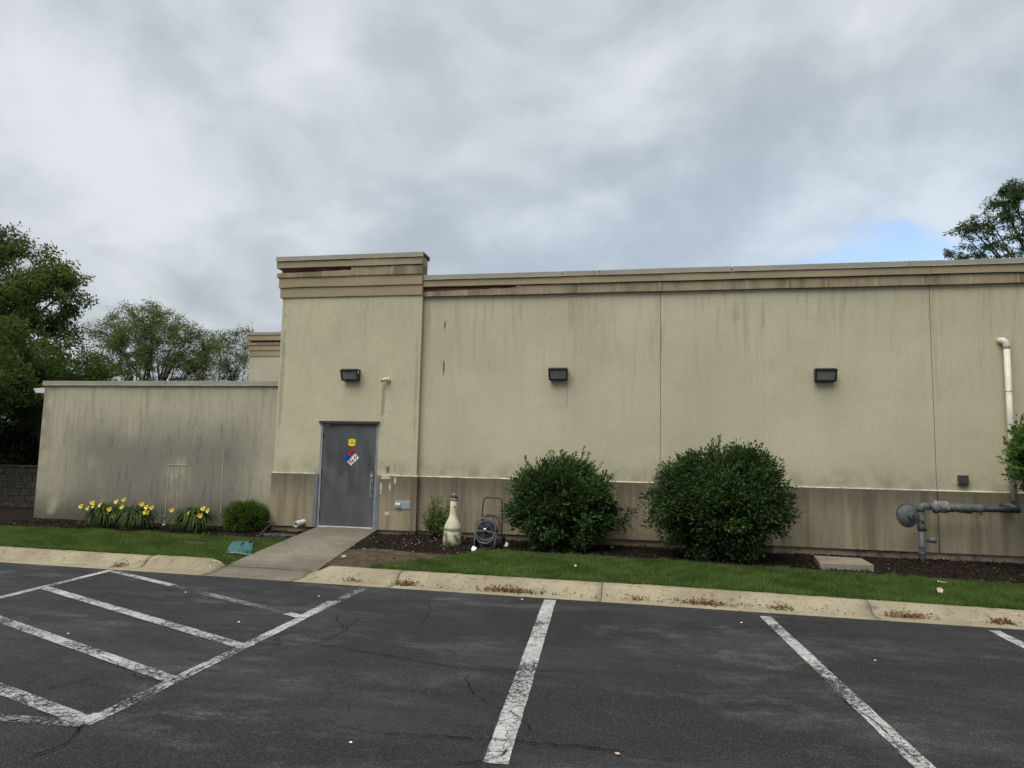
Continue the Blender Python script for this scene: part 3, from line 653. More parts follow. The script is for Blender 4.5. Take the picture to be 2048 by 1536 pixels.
# bay cornice: four stepped bands and a coping
coping(-8.275, XT1 + 0.03, YT - 0.135, YT + 0.32, 6.165, 6.262)
T = XT1 + 0.002
run('cornice_band', M_BAND, rect(YT - 0.115, YT + 0.27, 6.005, 6.175), -8.262, T)
T_TEAR = on_plane(705, 546, YT).x
torn(-8.258, T_TEAR, 5.895, 5.925, 5.795, YT - 0.088, YT + 0.26, M_BAND_STAINED, 20, 0.010)
MB().box(-8.17, T_TEAR + 0.05, YT - 0.025, YT + 0.2, 5.85, 6.015).build('torn_membrane', M_RED, bld)
MB().tube([(-8.1, YT - 0.065, 5.955), (-7.3, YT - 0.07, 5.966), (T_TEAR - 0.05, YT - 0.06, 5.975)], 0.010, 5).build('loose_strip', M_RED, bld)
run('cornice_band', M_BAND_STAINED, [(YT - 0.088, 5.795), (YT - 0.088, 5.985), (YT - 0.06, 6.007), (YT + 0.26, 6.007), (YT + 0.26, 5.795)], T_TEAR + 0.001, T)
run('cornice_band', M_BAND, rect(YT - 0.060, YT + 0.255, 5.572, 5.797), -8.215, T)
run('cornice_band', M_BAND, rect(YT - 0.032, YT + 0.25, 5.348, 5.570), -8.185, T)
MB().box(XT0 + 0.05, XT1 - 0.005, YT + 0.02, YT + 0.24, 5.34, 6.16).build('parapet', M_TOWER, bld)
# low wing coping
lj = [XL - 0.03, -11.0, XT0 + 0.01]
for a, b in zip(lj, lj[1:]): coping(a + 0.002, b - 0.003, Y0 - 0.065, Y0 + 0.30, 3.376, 3.478)
run('coping', M_COP, rect(Y0 + 0.30, 21.5, 3.376, 3.474), XL - 0.03, XL + 0.28, 0.3, 0.0)
# rear pavilion at the far corner
PY, PX0, PX1 = 23.9, -14.72, -10.2
MB().box(PX0, PX1, PY, PY + 5, 0.1, 5.45).build('rear_bay_wall', M_FAR, bld)
for (o, z0, z1, m) in [(0.09, 6.0, 6.21, M_BAND), (0.075, 5.82, 5.915, M_BAND_STAINED), (0.05, 5.63, 5.815, M_BAND), (0.025, 5.415, 5.625, M_BAND)]:
    MB().box(PX0 - o, PX1, PY - o, PY + 5, z0, z1).build('cornice_band', m, bld)
MB().box(PX0 + 0.04, PX1, PY + 0.02, PY + 4.9, 5.40, 6.25).build('torn_membrane', M_RED, bld)
MB().box(PX0 - 0.115, PX1, PY - 0.115, PY + 5, 6.20, 6.30).build('coping', M_COP, bld)

# --- door
M_DOOR = None
def door_mat():
    m, nt, bs = new_mat('door_paint'); p = nt.pos(); x, y, z = nt.sep(p)
    c = nt.mix(nt.mr(nt.noise(nt.comb(nt.mul(x, 2.5), 0, z), 1.0, 4), 0.3, 0.7), (0.056, 0.059, 0.062, 1), (0.086, 0.090, 0.096, 1))
    gr = nt.noise(nt.comb(nt.mul(x, 3.0), 1.0, nt.mul(z, 1.1)), 1.3, 5, 0.6)
    f = nt.mul(nt.mr(gr, 0.40, 0.62), nt.mul(nt.mr(z, 0.9, 1.3), nt.mr(z, 2.35, 1.9, 0.25, 1.0)))
    c = nt.mix(nt.mul(f, 0.62), c, (0.026, 0.028, 0.024, 1))
    sc = nt.noise(nt.comb(nt.mul(x, 6.0), 0, nt.mul(z, 3.0)), 2.0, 4)
    c = nt.mix(nt.mul(nt.mr(sc, 0.58, 0.70, 0, 0.35), nt.mr(z, 1.0, 0.6)), c, (0.12, 0.124, 0.128, 1))
    finish(nt, bs, c, 0.55, nt.bump(nt.noise(p, 3, 3), 0.15, 0.01), 0.35); return m
M_DOOR = door_mat()
M_FRAME = flat('frame_paint', (0.21, 0.215, 0.205), 0.6, var=0.2, scale=5)
M_GUARD = flat('guard_paint', (0.135, 0.145, 0.16), 0.6, var=0.12, scale=4)
M_STEEL = flat('steel', (0.42, 0.42, 0.42), 0.35, spec=0.5, metal=0.8, var=0.15, scale=12)
M_ALU = flat('aluminium', (0.55, 0.56, 0.56), 0.45, spec=0.5, metal=0.6, var=0.2, scale=8)
M_BLACK = flat('black_metal', (0.016, 0.016, 0.015), 0.5, spec=0.4)
M_DRIP = flat('drip_cap', (0.035, 0.033, 0.026), 0.6)
YD = YT + 0.055
fr = MB().box(DX0, DX0 + 0.055, YT - 0.006, YT + 0.2, DZ0 - 0.02, DZ1).build('door_frame', M_FRAME, bld, bevel=0.003)
MB().box(DX1 - 0.05, DX1, YT - 0.006, YT + 0.2, DZ0 - 0.02, DZ1).build('door_frame', M_FRAME, bld, bevel=0.003)
MB().box(DX0 + 0.055, DX1 - 0.05, YT - 0.006, YT + 0.2, DZ1 - 0.05, DZ1 - 0.001).build('door_frame', M_FRAME, bld)
MB().prism([(YT + 0.01, DZ1 + 0.005), (YT - 0.05, DZ1 - 0.006), (YT - 0.05, DZ1 - 0.055), (YT - 0.042, DZ1 - 0.055), (YT - 0.042, DZ1 - 0.012), (YT + 0.01, DZ1 - 0.004)], 'x', DX0 - 0.03, DX1 + 0.02).build('drip_cap', M_DRIP, bld)
for (a, b) in [(DX0 - GW, DX0 - 0.001), (DX1 + 0.001, DX1 + GW)]:
    MB().box(a, b, YT - 0.036, YT + 0.2, BZ - 0.008, LZ - 0.004).build('corner_guard', M_GUARD, bld, bevel=0.004)
MB().box(DX0 + 0.056, DX1 - 0.051, YT - 0.03, YT + 0.16, DZ0 - 0.03, DZ0 + 0.022).build('threshold', M_ALU, bld, bevel=0.004)
door = MB().box(DX0 + 0.06, DX1 - 0.055, YD - 0.045, YD, DZ0 + 0.026, DZ1 - 0.055).build('door', M_DOOR, bld, bevel=0.003)
def part(mb, name, mat, parent, **kw): return mb.build(name, mat, parent, **kw)
for z in (2.28, 1.50, 0.62):
    part(MB().tube([(DX0 + 0.058, YD - 0.052, z - 0.06), (DX0 + 0.058, YD - 0.052, z + 0.06)], 0.012, 8), 'hinge', M_BLACK, door)
HX = DX1 - 0.125
part(MB().box(HX - 0.03, HX + 0.04, YD - 0.052, YD - 0.044, 0.98, 1.52), 'handle_plate', M_GUARD, door, bevel=0.002)
part(MB().tube([(HX + 0.01, YD - 0.05, 1.31), (HX + 0.01, YD - 0.10, 1.30), (HX + 0.01, YD - 0.10, 1.12), (HX + 0.01, YD - 0.05, 1.11)], 0.012, 8), 'pull_handle', M_STEEL, door)
part(MB().lathe([(0.028, 0), (0.028, -0.012), (0.02, -0.02)], 14, (HX + 0.005, YD - 0.05, 1.43), 'y'), 'lock_cylinder', M_STEEL, door)
part(MB().box(HX - 0.02, HX + 0.035, YD - 0.062, YD - 0.046, 1.515, 1.53), 'lock_hood', M_STEEL, door)
part(MB().box(DX0 + 0.07, DX0 + 0.20, YD - 0.058, YD - 0.043, DZ1 - 0.10, DZ1 - 0.075), 'closer_bracket', M_FRAME, door)

# --- signs on the door
def text(body, x, y, z, size, mat, parent, shear=0.0, name='numeral'):
    c = bpy.data.curves.new(name, 'FONT'); c.body = body; c.size = size; c.align_x = 'CENTER'; c.align_y = 'CENTER'; c.extrude = 0.0004; c.shear = shear; c.offset = 0.0022
    c.materials.append(mat); oc = bpy.data.objects.new(name, c); COL.objects.link(oc); me = bpy.data.meshes.new_from_object(oc); bpy.data.objects.remove(oc); o = bpy.data.objects.new(name, me); COL.objects.link(o); o.location = (x, y, z); o.rotation_euler = (R(90), 0, 0); o.parent = parent; return o
def vivid(name, col): return flat(name, col, 0.4, 0.4, var=0.05)
M_SR, M_SB, M_SW, M_SC, M_SK, M_SY = vivid('sign_red', (0.42, 0.012, 0.018)), vivid('sign_blue', (0.012, 0.05, 0.34)), vivid('sign_white', (0.68, 0.70, 0.68)), vivid('sign_cream', (0.60, 0.56, 0.40)), vivid('sign_ink', (0.008, 0.008, 0.008)), vivid('sign_yellow', (0.72, 0.58, 0.03))
YS = YD - 0.047
c = on_plane(702.5, 915, YS); hs = thing('hazard_diamond_sign', 'four colour hazard diamond with numerals on the grey door', 'sign')
h = 0.182
def quad4(cx, cz, r, y0, y1): return MB().prism([(cx, cz + r), (cx + r, cz), (cx, cz - r), (cx - r, cz)], 'y', y0, y1)
quad4(c.x, c.z, h + 0.005, YS - 0.0015, YS + 0.001).build('backing', M_SK, hs)
for (dx, dz, m, t, nm) in [(0, 1, M_SR, '0', 'red_field'), (-1, 0, M_SB, '3', 'blue_field'), (1, 0, M_SW, '0', 'white_field'), (0, -1, M_SC, 'S.A', 'cream_field')]:
    q = quad4(c.x + dx * h / 2, c.z + dz * h / 2, h / 2 - 0.0025, YS - 0.004, YS - 0.0017).build(nm, m, hs)
    text(t, c.x + dx * h / 2, YS - 0.0055, c.z + dz * h / 2 + (0.012 if dz < 0 else 0), 0.125 if t != 'S.A' else 0.085, M_SK, q, 0.15)
b = on_plane(704, 885, YS); bs_ = thing('badge_sticker', 'small yellow badge shaped sticker above the hazard diamond', 'sticker')
w = 0.083
bp = [(-w, w * .75), (-w * .7, w * .8), (-w * .45, w), (0, w * .88), (w * .45, w), (w * .7, w * .8), (w, w * .75), (w * .92, w * .2), (w, -w * .45), (w * .7, -w * .85), (0, -w * 1.02), (-w * .7, -w * .85), (-w, -w * .45), (-w * .92, w * .2)]
MB().prism([(b.x + p[0] * 1.06, b.z + p[1] * 1.06) for p in bp], 'y', YS - 0.0012, YS + 0.001).build('border', M_SK, bs_)
MB().prism([(b.x + p[0], b.z + p[1]) for p in bp], 'y', YS - 0.0026, YS - 0.0014).build('badge_face', M_SY, bs_)
for (dz, hw, hh) in [(0.040, 0.035, 0.005), (-0.008, 0.055, 0.011), (-0.05, 0.03, 0.003)]:
    MB().box(b.x - hw, b.x + hw, YS - 0.0036, YS - 0.0028, b.z + dz - hh, b.z + dz + hh).build('print_line', flat('badge_ink', (0.18, 0.14, 0.02), 0.6), bs_)

# ================================================================== THINGS ON THE WALL
M_BRONZE = flat('lamp_bronze', (0.022, 0.021, 0.019), 0.45, spec=0.4, var=0.2)
def lens_mat():
    m, nt, bs = new_mat('lamp_lens'); p = nt.pos(); x, y, z = nt.sep(p)
    rib = nt.math('SINE', nt.mul(x, 260.0))
    finish(nt, bs, nt.mix(nt.mr(nt.noise(p, 5, 2), 0.3, 0.7), (0.125, 0.138, 0.140, 1), (0.175, 0.190, 0.190, 1)), 0.25, nt.bump(rib, 0.3, 0.004), 0.5); return m
M_LENS = lens_mat()
def wall_lamp(cx, cz, yw, label, sticker=False):
    t = thing('wall_lamp', label, 'lamp', 'wall lamps along the facade', (cx, yw, cz))
    W2, H2 = 0.195, 0.125
    MB().prism([(0, H2), (-0.175, H2), (-0.19, H2 - 0.018), (-0.19, H2 - 0.04), (-0.10, -H2 + 0.0), (0, -H2)], 'x', -W2 + 0.012, W2 - 0.012).build('housing', M_BRONZE, t, bevel=0.006)
    a = Vector((0, -0.192, H2 - 0.03)); b = Vector((0, -0.108, -H2 + 0.012)); n = Vector((0, -(a.z - b.z), -(b.y - a.y) * -1)).normalized()
    n = Vector((0, -0.93, -0.36))
    def slab(x0, x1, u0, u1, t0, t1):
        vs = []
        for (x, u, tt) in [(x0, u0, t0), (x1, u0, t0), (x1, u1, t0), (x0, u1, t0), (x0, u0, t1), (x1, u0, t1), (x1, u1, t1), (x0, u1, t1)]:
            p = a.lerp(b, u) + n * tt; vs.append((x, p.y, p.z))
        return MB().add(vs, [(3, 2, 1, 0), (4, 5, 6, 7), (0, 1, 5, 4), (1, 2, 6, 5), (2, 3, 7, 6), (3, 0, 4, 7)])
    slab(-W2, W2, -0.06, 0.10, 0.0, 0.030).build('door_rail', M_BRONZE, t, bevel=0.003)
    slab(-W2, W2, 0.90, 1.05, 0.0, 0.030).build('door_rail', M_BRONZE, t, bevel=0.003)
    slab(-W2, -W2 + 0.028, 0.101, 0.899, 0.0, 0.030).build('door_rail', M_BRONZE, t)
    slab(W2 - 0.028, W2, 0.101, 0.899, 0.0, 0.030).build('door_rail', M_BRONZE, t)
    slab(-W2 + 0.029, W2 - 0.029, 0.102, 0.898, 0.004, 0.014).build('lens', M_LENS, t)
    for s in (-1, 1):
        MB().lathe([(0.009, 0), (0.009, -0.012)], 8, (s * (W2 + 0.002) - 0.0, -0.205, H2 - 0.045), 'y').build('latch_screw', M_BLACK, t)
    if sticker: MB().box(W2 - 0.010, W2 - 0.0105 + 0.001, -0.15, -0.11, 0.02, 0.09).build('label_sticker', M_WHITE, t)
    return t
wall_lamp(on_plane(705, 752, YT).x, 3.60, YT, 'black box wall lamp above the grey steel door', True)
wall_lamp(on_plane(1118, 748, Y0).x, 3.625, Y0, 'black box wall lamp in the middle of the long wall, above the left round bush')
wall_lamp(on_plane(1648, 752, Y0).x, 3.60, Y0, 'black box wall lamp on the right of the long wall, near the white pipe')

M_CREAM = flat('cream_plastic', (0.62, 0.58, 0.40), 0.5, var=0.1)
c = on_plane(773, 759, YT - 0.06); sc_ = thing('security_camera', 'small cream dome camera on the wall above right of the door', 'camera')
MB().lathe([(0.052, 0), (0.055, -0.02), (0.045, -0.06), (0.03, -0.075)], 16, (c.x + 0.02, YT, c.z), 'y').build('mount', M_CREAM, sc_, smooth=True)
MB().tube([(c.x + 0.02, YT - 0.05, c.z + 0.005), (c.x - 0.03, YT - 0.10, c.z - 0.005), (c.x - 0.065, YT - 0.135, c.z - 0.022)], [0.04, 0.042, 0.036], 12).build('body', M_CREAM, sc_, smooth=True)
MB().lathe([(0.0, 0.02), (0.030, 0.0), (0.022, -0.02), (0.0, -0.03)], 12, (c.x - 0.07, YT - 0.14, c.z - 0.035), 'z').build('lens', M_BLACK, sc_, smooth=True)

c = on_plane(775.5, 938, YT); dp = thing('bell_plate', 'small metal bell plate right of the door', 'plate')
MB().box(c.x - 0.035, c.x + 0.035, YT - 0.012, YT, c.z - 0.065, c.z + 0.065).build('plate', flat('plate_steel', (0.20, 0.215, 0.23), 0.4, 0.5, 0.5), dp, bevel=0.003)
MB().lathe([(0.013, 0), (0.013, -0.008)], 12, (c.x, YT - 0.012, c.z), 'y').build('button', M_BLACK, dp)
MB().box(c.x - 0.03, c.x + 0.03, YT - 0.016, YT - 0.0125, c.z + 0.052, c.z + 0.06).build('top_rim', M_STEEL, dp)

M_GALV = flat('galvanised', (0.28, 0.33, 0.36), 0.4, spec=0.5, metal=0.5, var=0.15)
yb = YT - 0.030; c0 = on_plane(790, 1001, yb); c1 = on_plane(820.5, 1019, yb)
up = thing('utility_panel', 'stainless recessed utility panel low on the wall right of the door', 'panel')
MB().box(c0.x, c1.x, yb - 0.012, yb, c1.z, c0.z).build('plate', M_GALV, up, bevel=0.003)
MB().box(c0.x + 0.012, c1.x - 0.035, yb - 0.020, yb - 0.0125, c1.z + 0.018, c0.z - 0.018).build('cover', flat('galvanised_light', (0.36, 0.41, 0.44), 0.4, 0.5, 0.4), up, bevel=0.002)
MB().prism([(yb - 0.0205, c0.z - 0.045), (yb - 0.055, c0.z - 0.075), (yb - 0.055, c1.z + 0.035), (yb - 0.0205, c1.z + 0.03)], 'x', c0.x + 0.02, c0.x + 0.135).build('spout_hood', M_STEEL, up, bevel=0.004)
MB().box(c1.x - 0.075, c1.x - 0.069, yb - 0.024, yb - 0.0205, c1.z + 0.02, c0.z - 0.02).build('latch', M_BLACK, up)
for s in range(4): MB().box(c0.x + 0.16, c0.x + 0.225, yb - 0.0225, yb - 0.0205, c1.z + 0.04 + s * 0.028, c1.z + 0.046 + s * 0.028).build('louvre', M_GALV, up)

M_PVC = flat('pvc_white', (0.60, 0.60, 0.56), 0.5, var=0.15, scale=8)
c = on_plane(606, 1044, YT - 0.03); st = thing('drain_stub_pipe', 'short white plastic pipe stub sticking out left of the door', 'pipe')
P0 = Vector((c.x + 0.03, YT + 0.05, c.z + 0.012)); P1 = Vector((c.x - 0.045, YT - 0.27, c.z - 0.03))
def hollow(p, q, r, t, name, mat, par):
    d = (Vector(q) - Vector(p)).normalized(); u = d.orthogonal().normalized(); w_ = d.cross(u); n = 24; vs = []
    for (c_, rr) in [(p, r), (q, r), (q, r - t), (p, r - t)]:
        for k in range(n): a = 2 * math.pi * k / n; vs.append(Vector(c_) + (u * math.cos(a) + w_ * math.sin(a)) * rr)
    fs = [(i * n + k, i * n + (k + 1) % n, ((i + 1) % 4) * n + (k + 1) % n, ((i + 1) % 4) * n + k) for i in range(4) for k in range(n)]
    return MB().add(vs, fs).build(name, mat, par, smooth=False)
hollow(P0, P1, 0.057, 0.007, 'pipe', M_PVC, st)
hollow(P0.lerp(P1, 0.72), P0.lerp(P1, 0.995), 0.064, 0.006, 'collar', M_PVC, st)
MB().tube([P0, P0.lerp(P1, 0.5)], 0.049, 16).build('bore', M_BLACK, st)

# conduit lines on the low wall
M_WIRE = flat('pale_wire', (0.52, 0.49, 0.40), 0.7)
yl = Y0 - 0.028
t = thing('corner_cable', 'thin pale cable bent along the low wall between the lily clumps', 'cable')
a0, a1, a2 = on_plane(374, 930, yl), on_plane(338, 929, yl), on_plane(328.5, 1048, yl)
MB().tube([a0, a1, a1.lerp(a2, .5) + Vector((.01, 0, 0)), a2], 0.005, 5).build('cable', M_WIRE, t)
MB().box(a2.x - 0.035, a2.x + 0.03, yl - 0.02, yl + 0.005, a2.z - 0.05, a2.z).build('end_box', M_WHITE, t)
MB().box(a2.x - 0.05, a2.x + 0.02, yl - 0.012, yl + 0.004, a2.z + 0.17, a2.z + 0.185).build('clip', M_WIRE, t)
t = MB().tube([on_plane(447, 900, yl), on_plane(444.5, 960, yl), on_plane(440, 1046, yl)], 0.005, 5).build('straight_cable', M_WIRE)
tag(t, 'thin pale vertical cable on the low wall beside the clipped boxwood', 'cable')
c = on_plane(79, 782, Y0 + 0.1); t = thing('corner_floodlight', 'small white light fixture on the left corner of the low wall', 'lamp')
MB().prism([(c.x - 0.10, c.z + 0.055), (XL, c.z + 0.075), (XL, c.z - 0.06), (c.x - 0.03, c.z - 0.05)], 'y', Y0 + 0.02, Y0 + 0.25).build('housing', flat('fixture_white', (0.5, 0.5, 0.5), 0.5), t, bevel=0.006)
MB().box(c.x - 0.04, XL - 0.005, Y0 + 0.04, Y0 + 0.22, c.z - 0.066, c.z - 0.056).build('lens', M_LENS, t)

c0 = on_plane(1914, 950, Y0); c1 = on_plane(1935, 969, Y0); t = thing('junction_box', 'small brown electrical box on the wall left of the white pipe', 'junction box')
MB().box(c0.x, c1.x, Y0 - 0.075, Y0, c1.z, c0.z).build('body', flat('box_brown', (0.045, 0.040, 0.042), 0.5, spec=0.4), t, bevel=0.012)
MB().box(c0.x - 0.006, c1.x + 0.006, Y0 - 0.02, Y0 - 0.001, c1.z - 0.006, c0.z + 0.006).build('back_plate', flat('box_rim', (0.26, 0.25, 0.24), 0.5), t, bevel=0.003)

t = thing('vent_pipe', 'tall cream plastic vent pipe running down the wall at the right edge', 'pipe')
yp = Y0 - 0.10; vp0 = on_plane(2013, 690, yp); vp1 = on_plane(2029, 1002, yp); r_ = 0.052; M_PIPE = flat('pipe_cream', (0.56, 0.53, 0.44), 0.5, var=0.14, scale=5)
MB().tube([(vp0.x, yp, vp0.z - 0.06), (vp0.x, yp, vp1.z)], r_, 18).build('pipe', M_PIPE, t, smooth=True)
el = [(vp0.x - 0.075, Y0 + 0.02, vp0.z + 0.09), (vp0.x - 0.07, Y0 - 0.03, vp0.z + 0.092), (vp0.x - 0.045, yp + 0.02, vp0.z + 0.085), (vp0.x - 0.015, yp + 0.0, vp0.z + 0.05), (vp0.x, yp, vp0.z - 0.005), (vp0.x, yp, vp0.z - 0.065)]
MB().tube(el, [0.058] * 6, 18).build('elbow', M_PIPE, t, smooth=True)
for z in (3.3, 1.9): MB().ring((vp0.x, yp, z), r_ + 0.003, 0.006, 'z').build('strap', M_STEEL, t)

# --- gas service
M_GAS = flat('gas_grey', (0.080, 0.092, 0.094), 0.5, spec=0.35, var=0.25, scale=9, bump=0.3, bscale=50)
M_GASD = flat('gas_dark', (0.025, 0.031, 0.035), 0.55, spec=0.35, var=0.35, scale=12)
M_TAPE = flat('gas_tape', (0.15, 0.148, 0.152), 0.8, var=0.45, scale=16, bump=0.7, bscale=40)
YG = 14.05
t = thing('gas_service', 'grey gas pipe with round regulator and valves at the right end of the wall', 'gas pipe')
gp = lambda x, y: on_plane(x, y, YG)
b0_, e0 = gp(1845, 1128), gp(1840, 1016)
MB().tube([(b0_.x, YG, 0.08), (b0_.x, YG, gp(1845, 1060).z)], 0.051, 14).build('riser', M_GAS, t, smooth=True)
for y_ in (1094, 1106): MB().ring((b0_.x, YG, gp(1845, y_).z), 0.055, 0.011, 'z').build('coupling', M_GAS, t, smooth=True)
zt = gp(1850, 1013).z
def lump(path, prof, name, mat): MB().tube(path, prof, 14).build(name, mat, t, smooth=True)
zs = [gp(1845, y_).z for y_ in (1062, 1056, 1050, 1046, 1040, 1034, 1030, 1024, 1020)]
lump([(b0_.x, YG, z) for z in zs], [0.054, 0.067, 0.070, 0.058, 0.072, 0.077, 0.059, 0.056, 0.064], 'shutoff_valve', M_GAS)
MB().tube([(b0_.x + 0.02, YG - 0.05, zs[1]), (b0_.x + 0.08, YG - 0.06, zs[1] - 0.03)], [0.025, 0.018], 8).build('valve_key', M_GASD, t)
MB().lathe([(0.0, 0), (0.04, -0.004), (0.04, -0.05), (0.028, -0.065), (0.0, -0.066)], 8, (b0_.x + 0.012, YG - 0.03, zs[4]), 'y').build('bolt_cap', M_GAS, t)
MB().tube([(b0_.x, YG, zs[-1] - 0.02), (b0_.x, YG, zt - 0.05), (b0_.x + 0.012, YG, zt - 0.015), (b0_.x + 0.045, YG, zt), (b0_.x + 0.17, YG, zt)], [0.067, 0.074, 0.077, 0.074, 0.060], 14).build('elbow', M_GAS, t, smooth=True)
xs_ = [gp(x_, 1014).x for x_ in (1862, 1866, 1868, 1871, 1874, 1884, 1890, 1898)]
lump([(x_, YG, zt) for x_ in xs_], [0.059, 0.064, 0.118, 0.122, 0.105, 0.102, 0.108, 0.090], 'union', M_TAPE)
MB().lathe([(0.0, 0), (0.05, -0.004), (0.05, -0.06), (0.03, -0.07), (0, -0.071)], 10, (gp(1891, 1016).x, YG - 0.06, zt), 'y').build('tape_wrapped_plug', M_TAPE, t)
xs_ = [gp(x_, 1014).x for x_ in (1898, 1902, 1906, 1911, 1914, 1918, 1924, 1930, 1936, 1942, 1948, 1955, 1962, 1968)]
lump([(x_, YG, zt - 0.006) for x_ in xs_], [0.064, 0.079, 0.079, 0.067, 0.072, 0.084, 0.087, 0.072, 0.079, 0.082, 0.067, 0.074, 0.079, 0.059], 'valve_train', M_GAS)
MB().box(gp(1930, 1016).x, gp(1943, 1016).x, YG - 0.03, YG + 0.03, zt - 0.10, zt - 0.05).build('drain_plug', M_GASD, t)
MB().tube([(gp(1962, 1016).x, YG - 0.03, zt - 0.05), (gp(1958, 1016).x, YG - 0.05, zt - 0.11)], 0.022, 8).build('lock_lug', M_GASD, t)
xe = gp(2036, 1018).x
MB().tube([(gp(1966, 1016).x, YG, zt - 0.008), (xe + 0.02, YG, zt - 0.010)], 0.056, 14).build('header_pipe', flat('gas_pipe_dark', (0.038, 0.046, 0.054), 0.5, var=0.2), t, smooth=True)
MB().tube([(xe - 0.03, YG, zt - 0.005), (xe - 0.05, YG + 0.1, zt + 0.03), (xe - 0.06, Y0, zt + 0.05)], 0.056, 12).build('wall_inlet', M_GAS, t, smooth=True)
zb_ = gp(1860, 1080).z
MB().tube([(b0_.x, YG, zb_), (b0_.x + 0.14, YG, zb_)], 0.026, 8).build('branch', M_GAS, t, smooth=True)
lump([(b0_.x + 0.11 + 0.016 * i, YG, zb_) for i in range(9)], [0.038, 0.054, 0.038, 0.056, 0.044, 0.059, 0.046, 0.056, 0.036], 'branch_valve', M_GAS)
MB().tube([(b0_.x + 0.17, YG - 0.02, zb_), (b0_.x + 0.19, YG - 0.07, zb_ - 0.03)], 0.016, 6).build('valve_key', M_GASD, t)
rc = on_plane(1815, 1031, YG - 0.12)
rot = Vector((0.30, -0.95, 0.06)).normalized()
def lathe_dir(c_, d, prof, n, name, mat):
    u = Vector((0, 0, 1)); u = (u - d * u.dot(d)).normalized(); w_ = d.cross(u); vs = []; m = len(prof)
    for r, hh in prof:
        for k in range(n): a = 2 * math.pi * k / n; vs.append(Vector(c_) + d * hh + (u * math.cos(a) + w_ * math.sin(a)) * r)
    fs = [(i * n + k, i * n + (k + 1) % n, (i + 1) * n + (k + 1) % n, (i + 1) * n + k) for i in range(m - 1) for k in range(n)] + [tuple(range(n)), tuple(range((m - 1) * n, m * n))]
    return MB().add(vs, fs).build(name, mat, t, smooth=False)
lathe_dir(rc, rot, [(0.06, -0.09), (0.13, -0.06), (0.155, -0.02), (0.205, -0.015), (0.205, 0.004), (0.185, 0.008), (0.17, 0.035), (0.11, 0.065), (0.06, 0.075), (0.055, 0.13), (0.04, 0.135)], 28, 'regulator_dome', M_GAS)
lathe_dir(rc, rot, [(0.212, -0.006), (0.212, 0.002)], 28, 'regulator_flange', M_GASD)
MB().tube([rc + rot * 0.10, rc + rot * 0.135 + Vector((0.03, 0, 0))], [0.045, 0.032], 6).build('regulator_cap', M_GASD, t)
MB().tube([rc + Vector((0, 0.05, 0)), (b0_.x, YG, rc.z + 0.01)], 0.05, 10).build('regulator_neck', M_GAS, t, smooth=True)

# ================================================================== THINGS ON THE GROUND
# cigarette receptacle
c = on_ground(900, 1094, 0.21); t = thing('cigarette_receptacle', 'cream bottle shaped cigarette receptacle standing in the mulch', 'receptacle', None, (c.x, c.y + 0.12, gz_at(c.x, c.y) - 0.01))
t.rotation_euler = (R(1), R(1.5), 0)
def receptacle_mat():
    m, nt, bs = new_mat('receptacle_cream'); p = nt.pos(); x, y, z = nt.sep(p)
    col = nt.mix(nt.mr(nt.noise(p, 6, 4), 0.3, 0.7), (0.45, 0.42, 0.29, 1), (0.56, 0.53, 0.38, 1))
    col = nt.mix(nt.mul(nt.mr(nt.noise(p, 5.5, 5), 0.50, 0.62), nt.mr(z, 0.60, 0.42)), col, (0.10, 0.08, 0.05, 1))
    col = nt.mix(nt.mr(nt.noise(nt.comb(nt.mul(x, 28), 0, nt.mul(z, 7)), 1, 3), 0.62, 0.70, 0, 0.7), col, (0.12, 0.10, 0.07, 1))
    finish(nt, bs, col, 0.6, None, 0.3); return m
M_REC = receptacle_mat()
MB().lathe([(0.172, 0), (0.170, 0.12), (0.166, 0.27), (0.160, 0.285)], 28).build('base', M_REC, t, smooth=True)
MB().lathe([(0.158, 0.284), (0.172, 0.290), (0.172, 0.302), (0.158, 0.31)], 28).build('seam', flat('receptacle_seam', (0.20, 0.18, 0.11), 0.7), t, smooth=True)
MB().lathe([(0.164, 0.306), (0.160, 0.345), (0.142, 0.40), (0.108, 0.47), (0.082, 0.525), (0.070, 0.58), (0.066, 0.66), (0.067, 0.845), (0.060, 0.85)], 28).build('neck', M_REC, t, smooth=True)
MB().lathe([(0.070, 0.846), (0.078, 0.852), (0.078, 0.888), (0.066, 0.892)], 24).build('collar', flat('receptacle_collar', (0.21, 0.19, 0.13), 0.7), t, smooth=True)
MB().lathe([(0.062, 0.888), (0.074, 0.900), (0.076, 0.916), (0.05, 0.925)], 24).build('cap', M_BLACK, t, smooth=True)
MB().lathe([(0.045, 0.925), (0.050, 0.945), (0.038, 0.97), (0.0, 0.975)], 20).build('lid_knob', flat('lid_grey', (0.17, 0.155, 0.125), 0.8), t, smooth=True)
MB().box(0.018, 0.050, -0.068, -0.060, 0.725, 0.742).build('slot', M_BLACK, t)

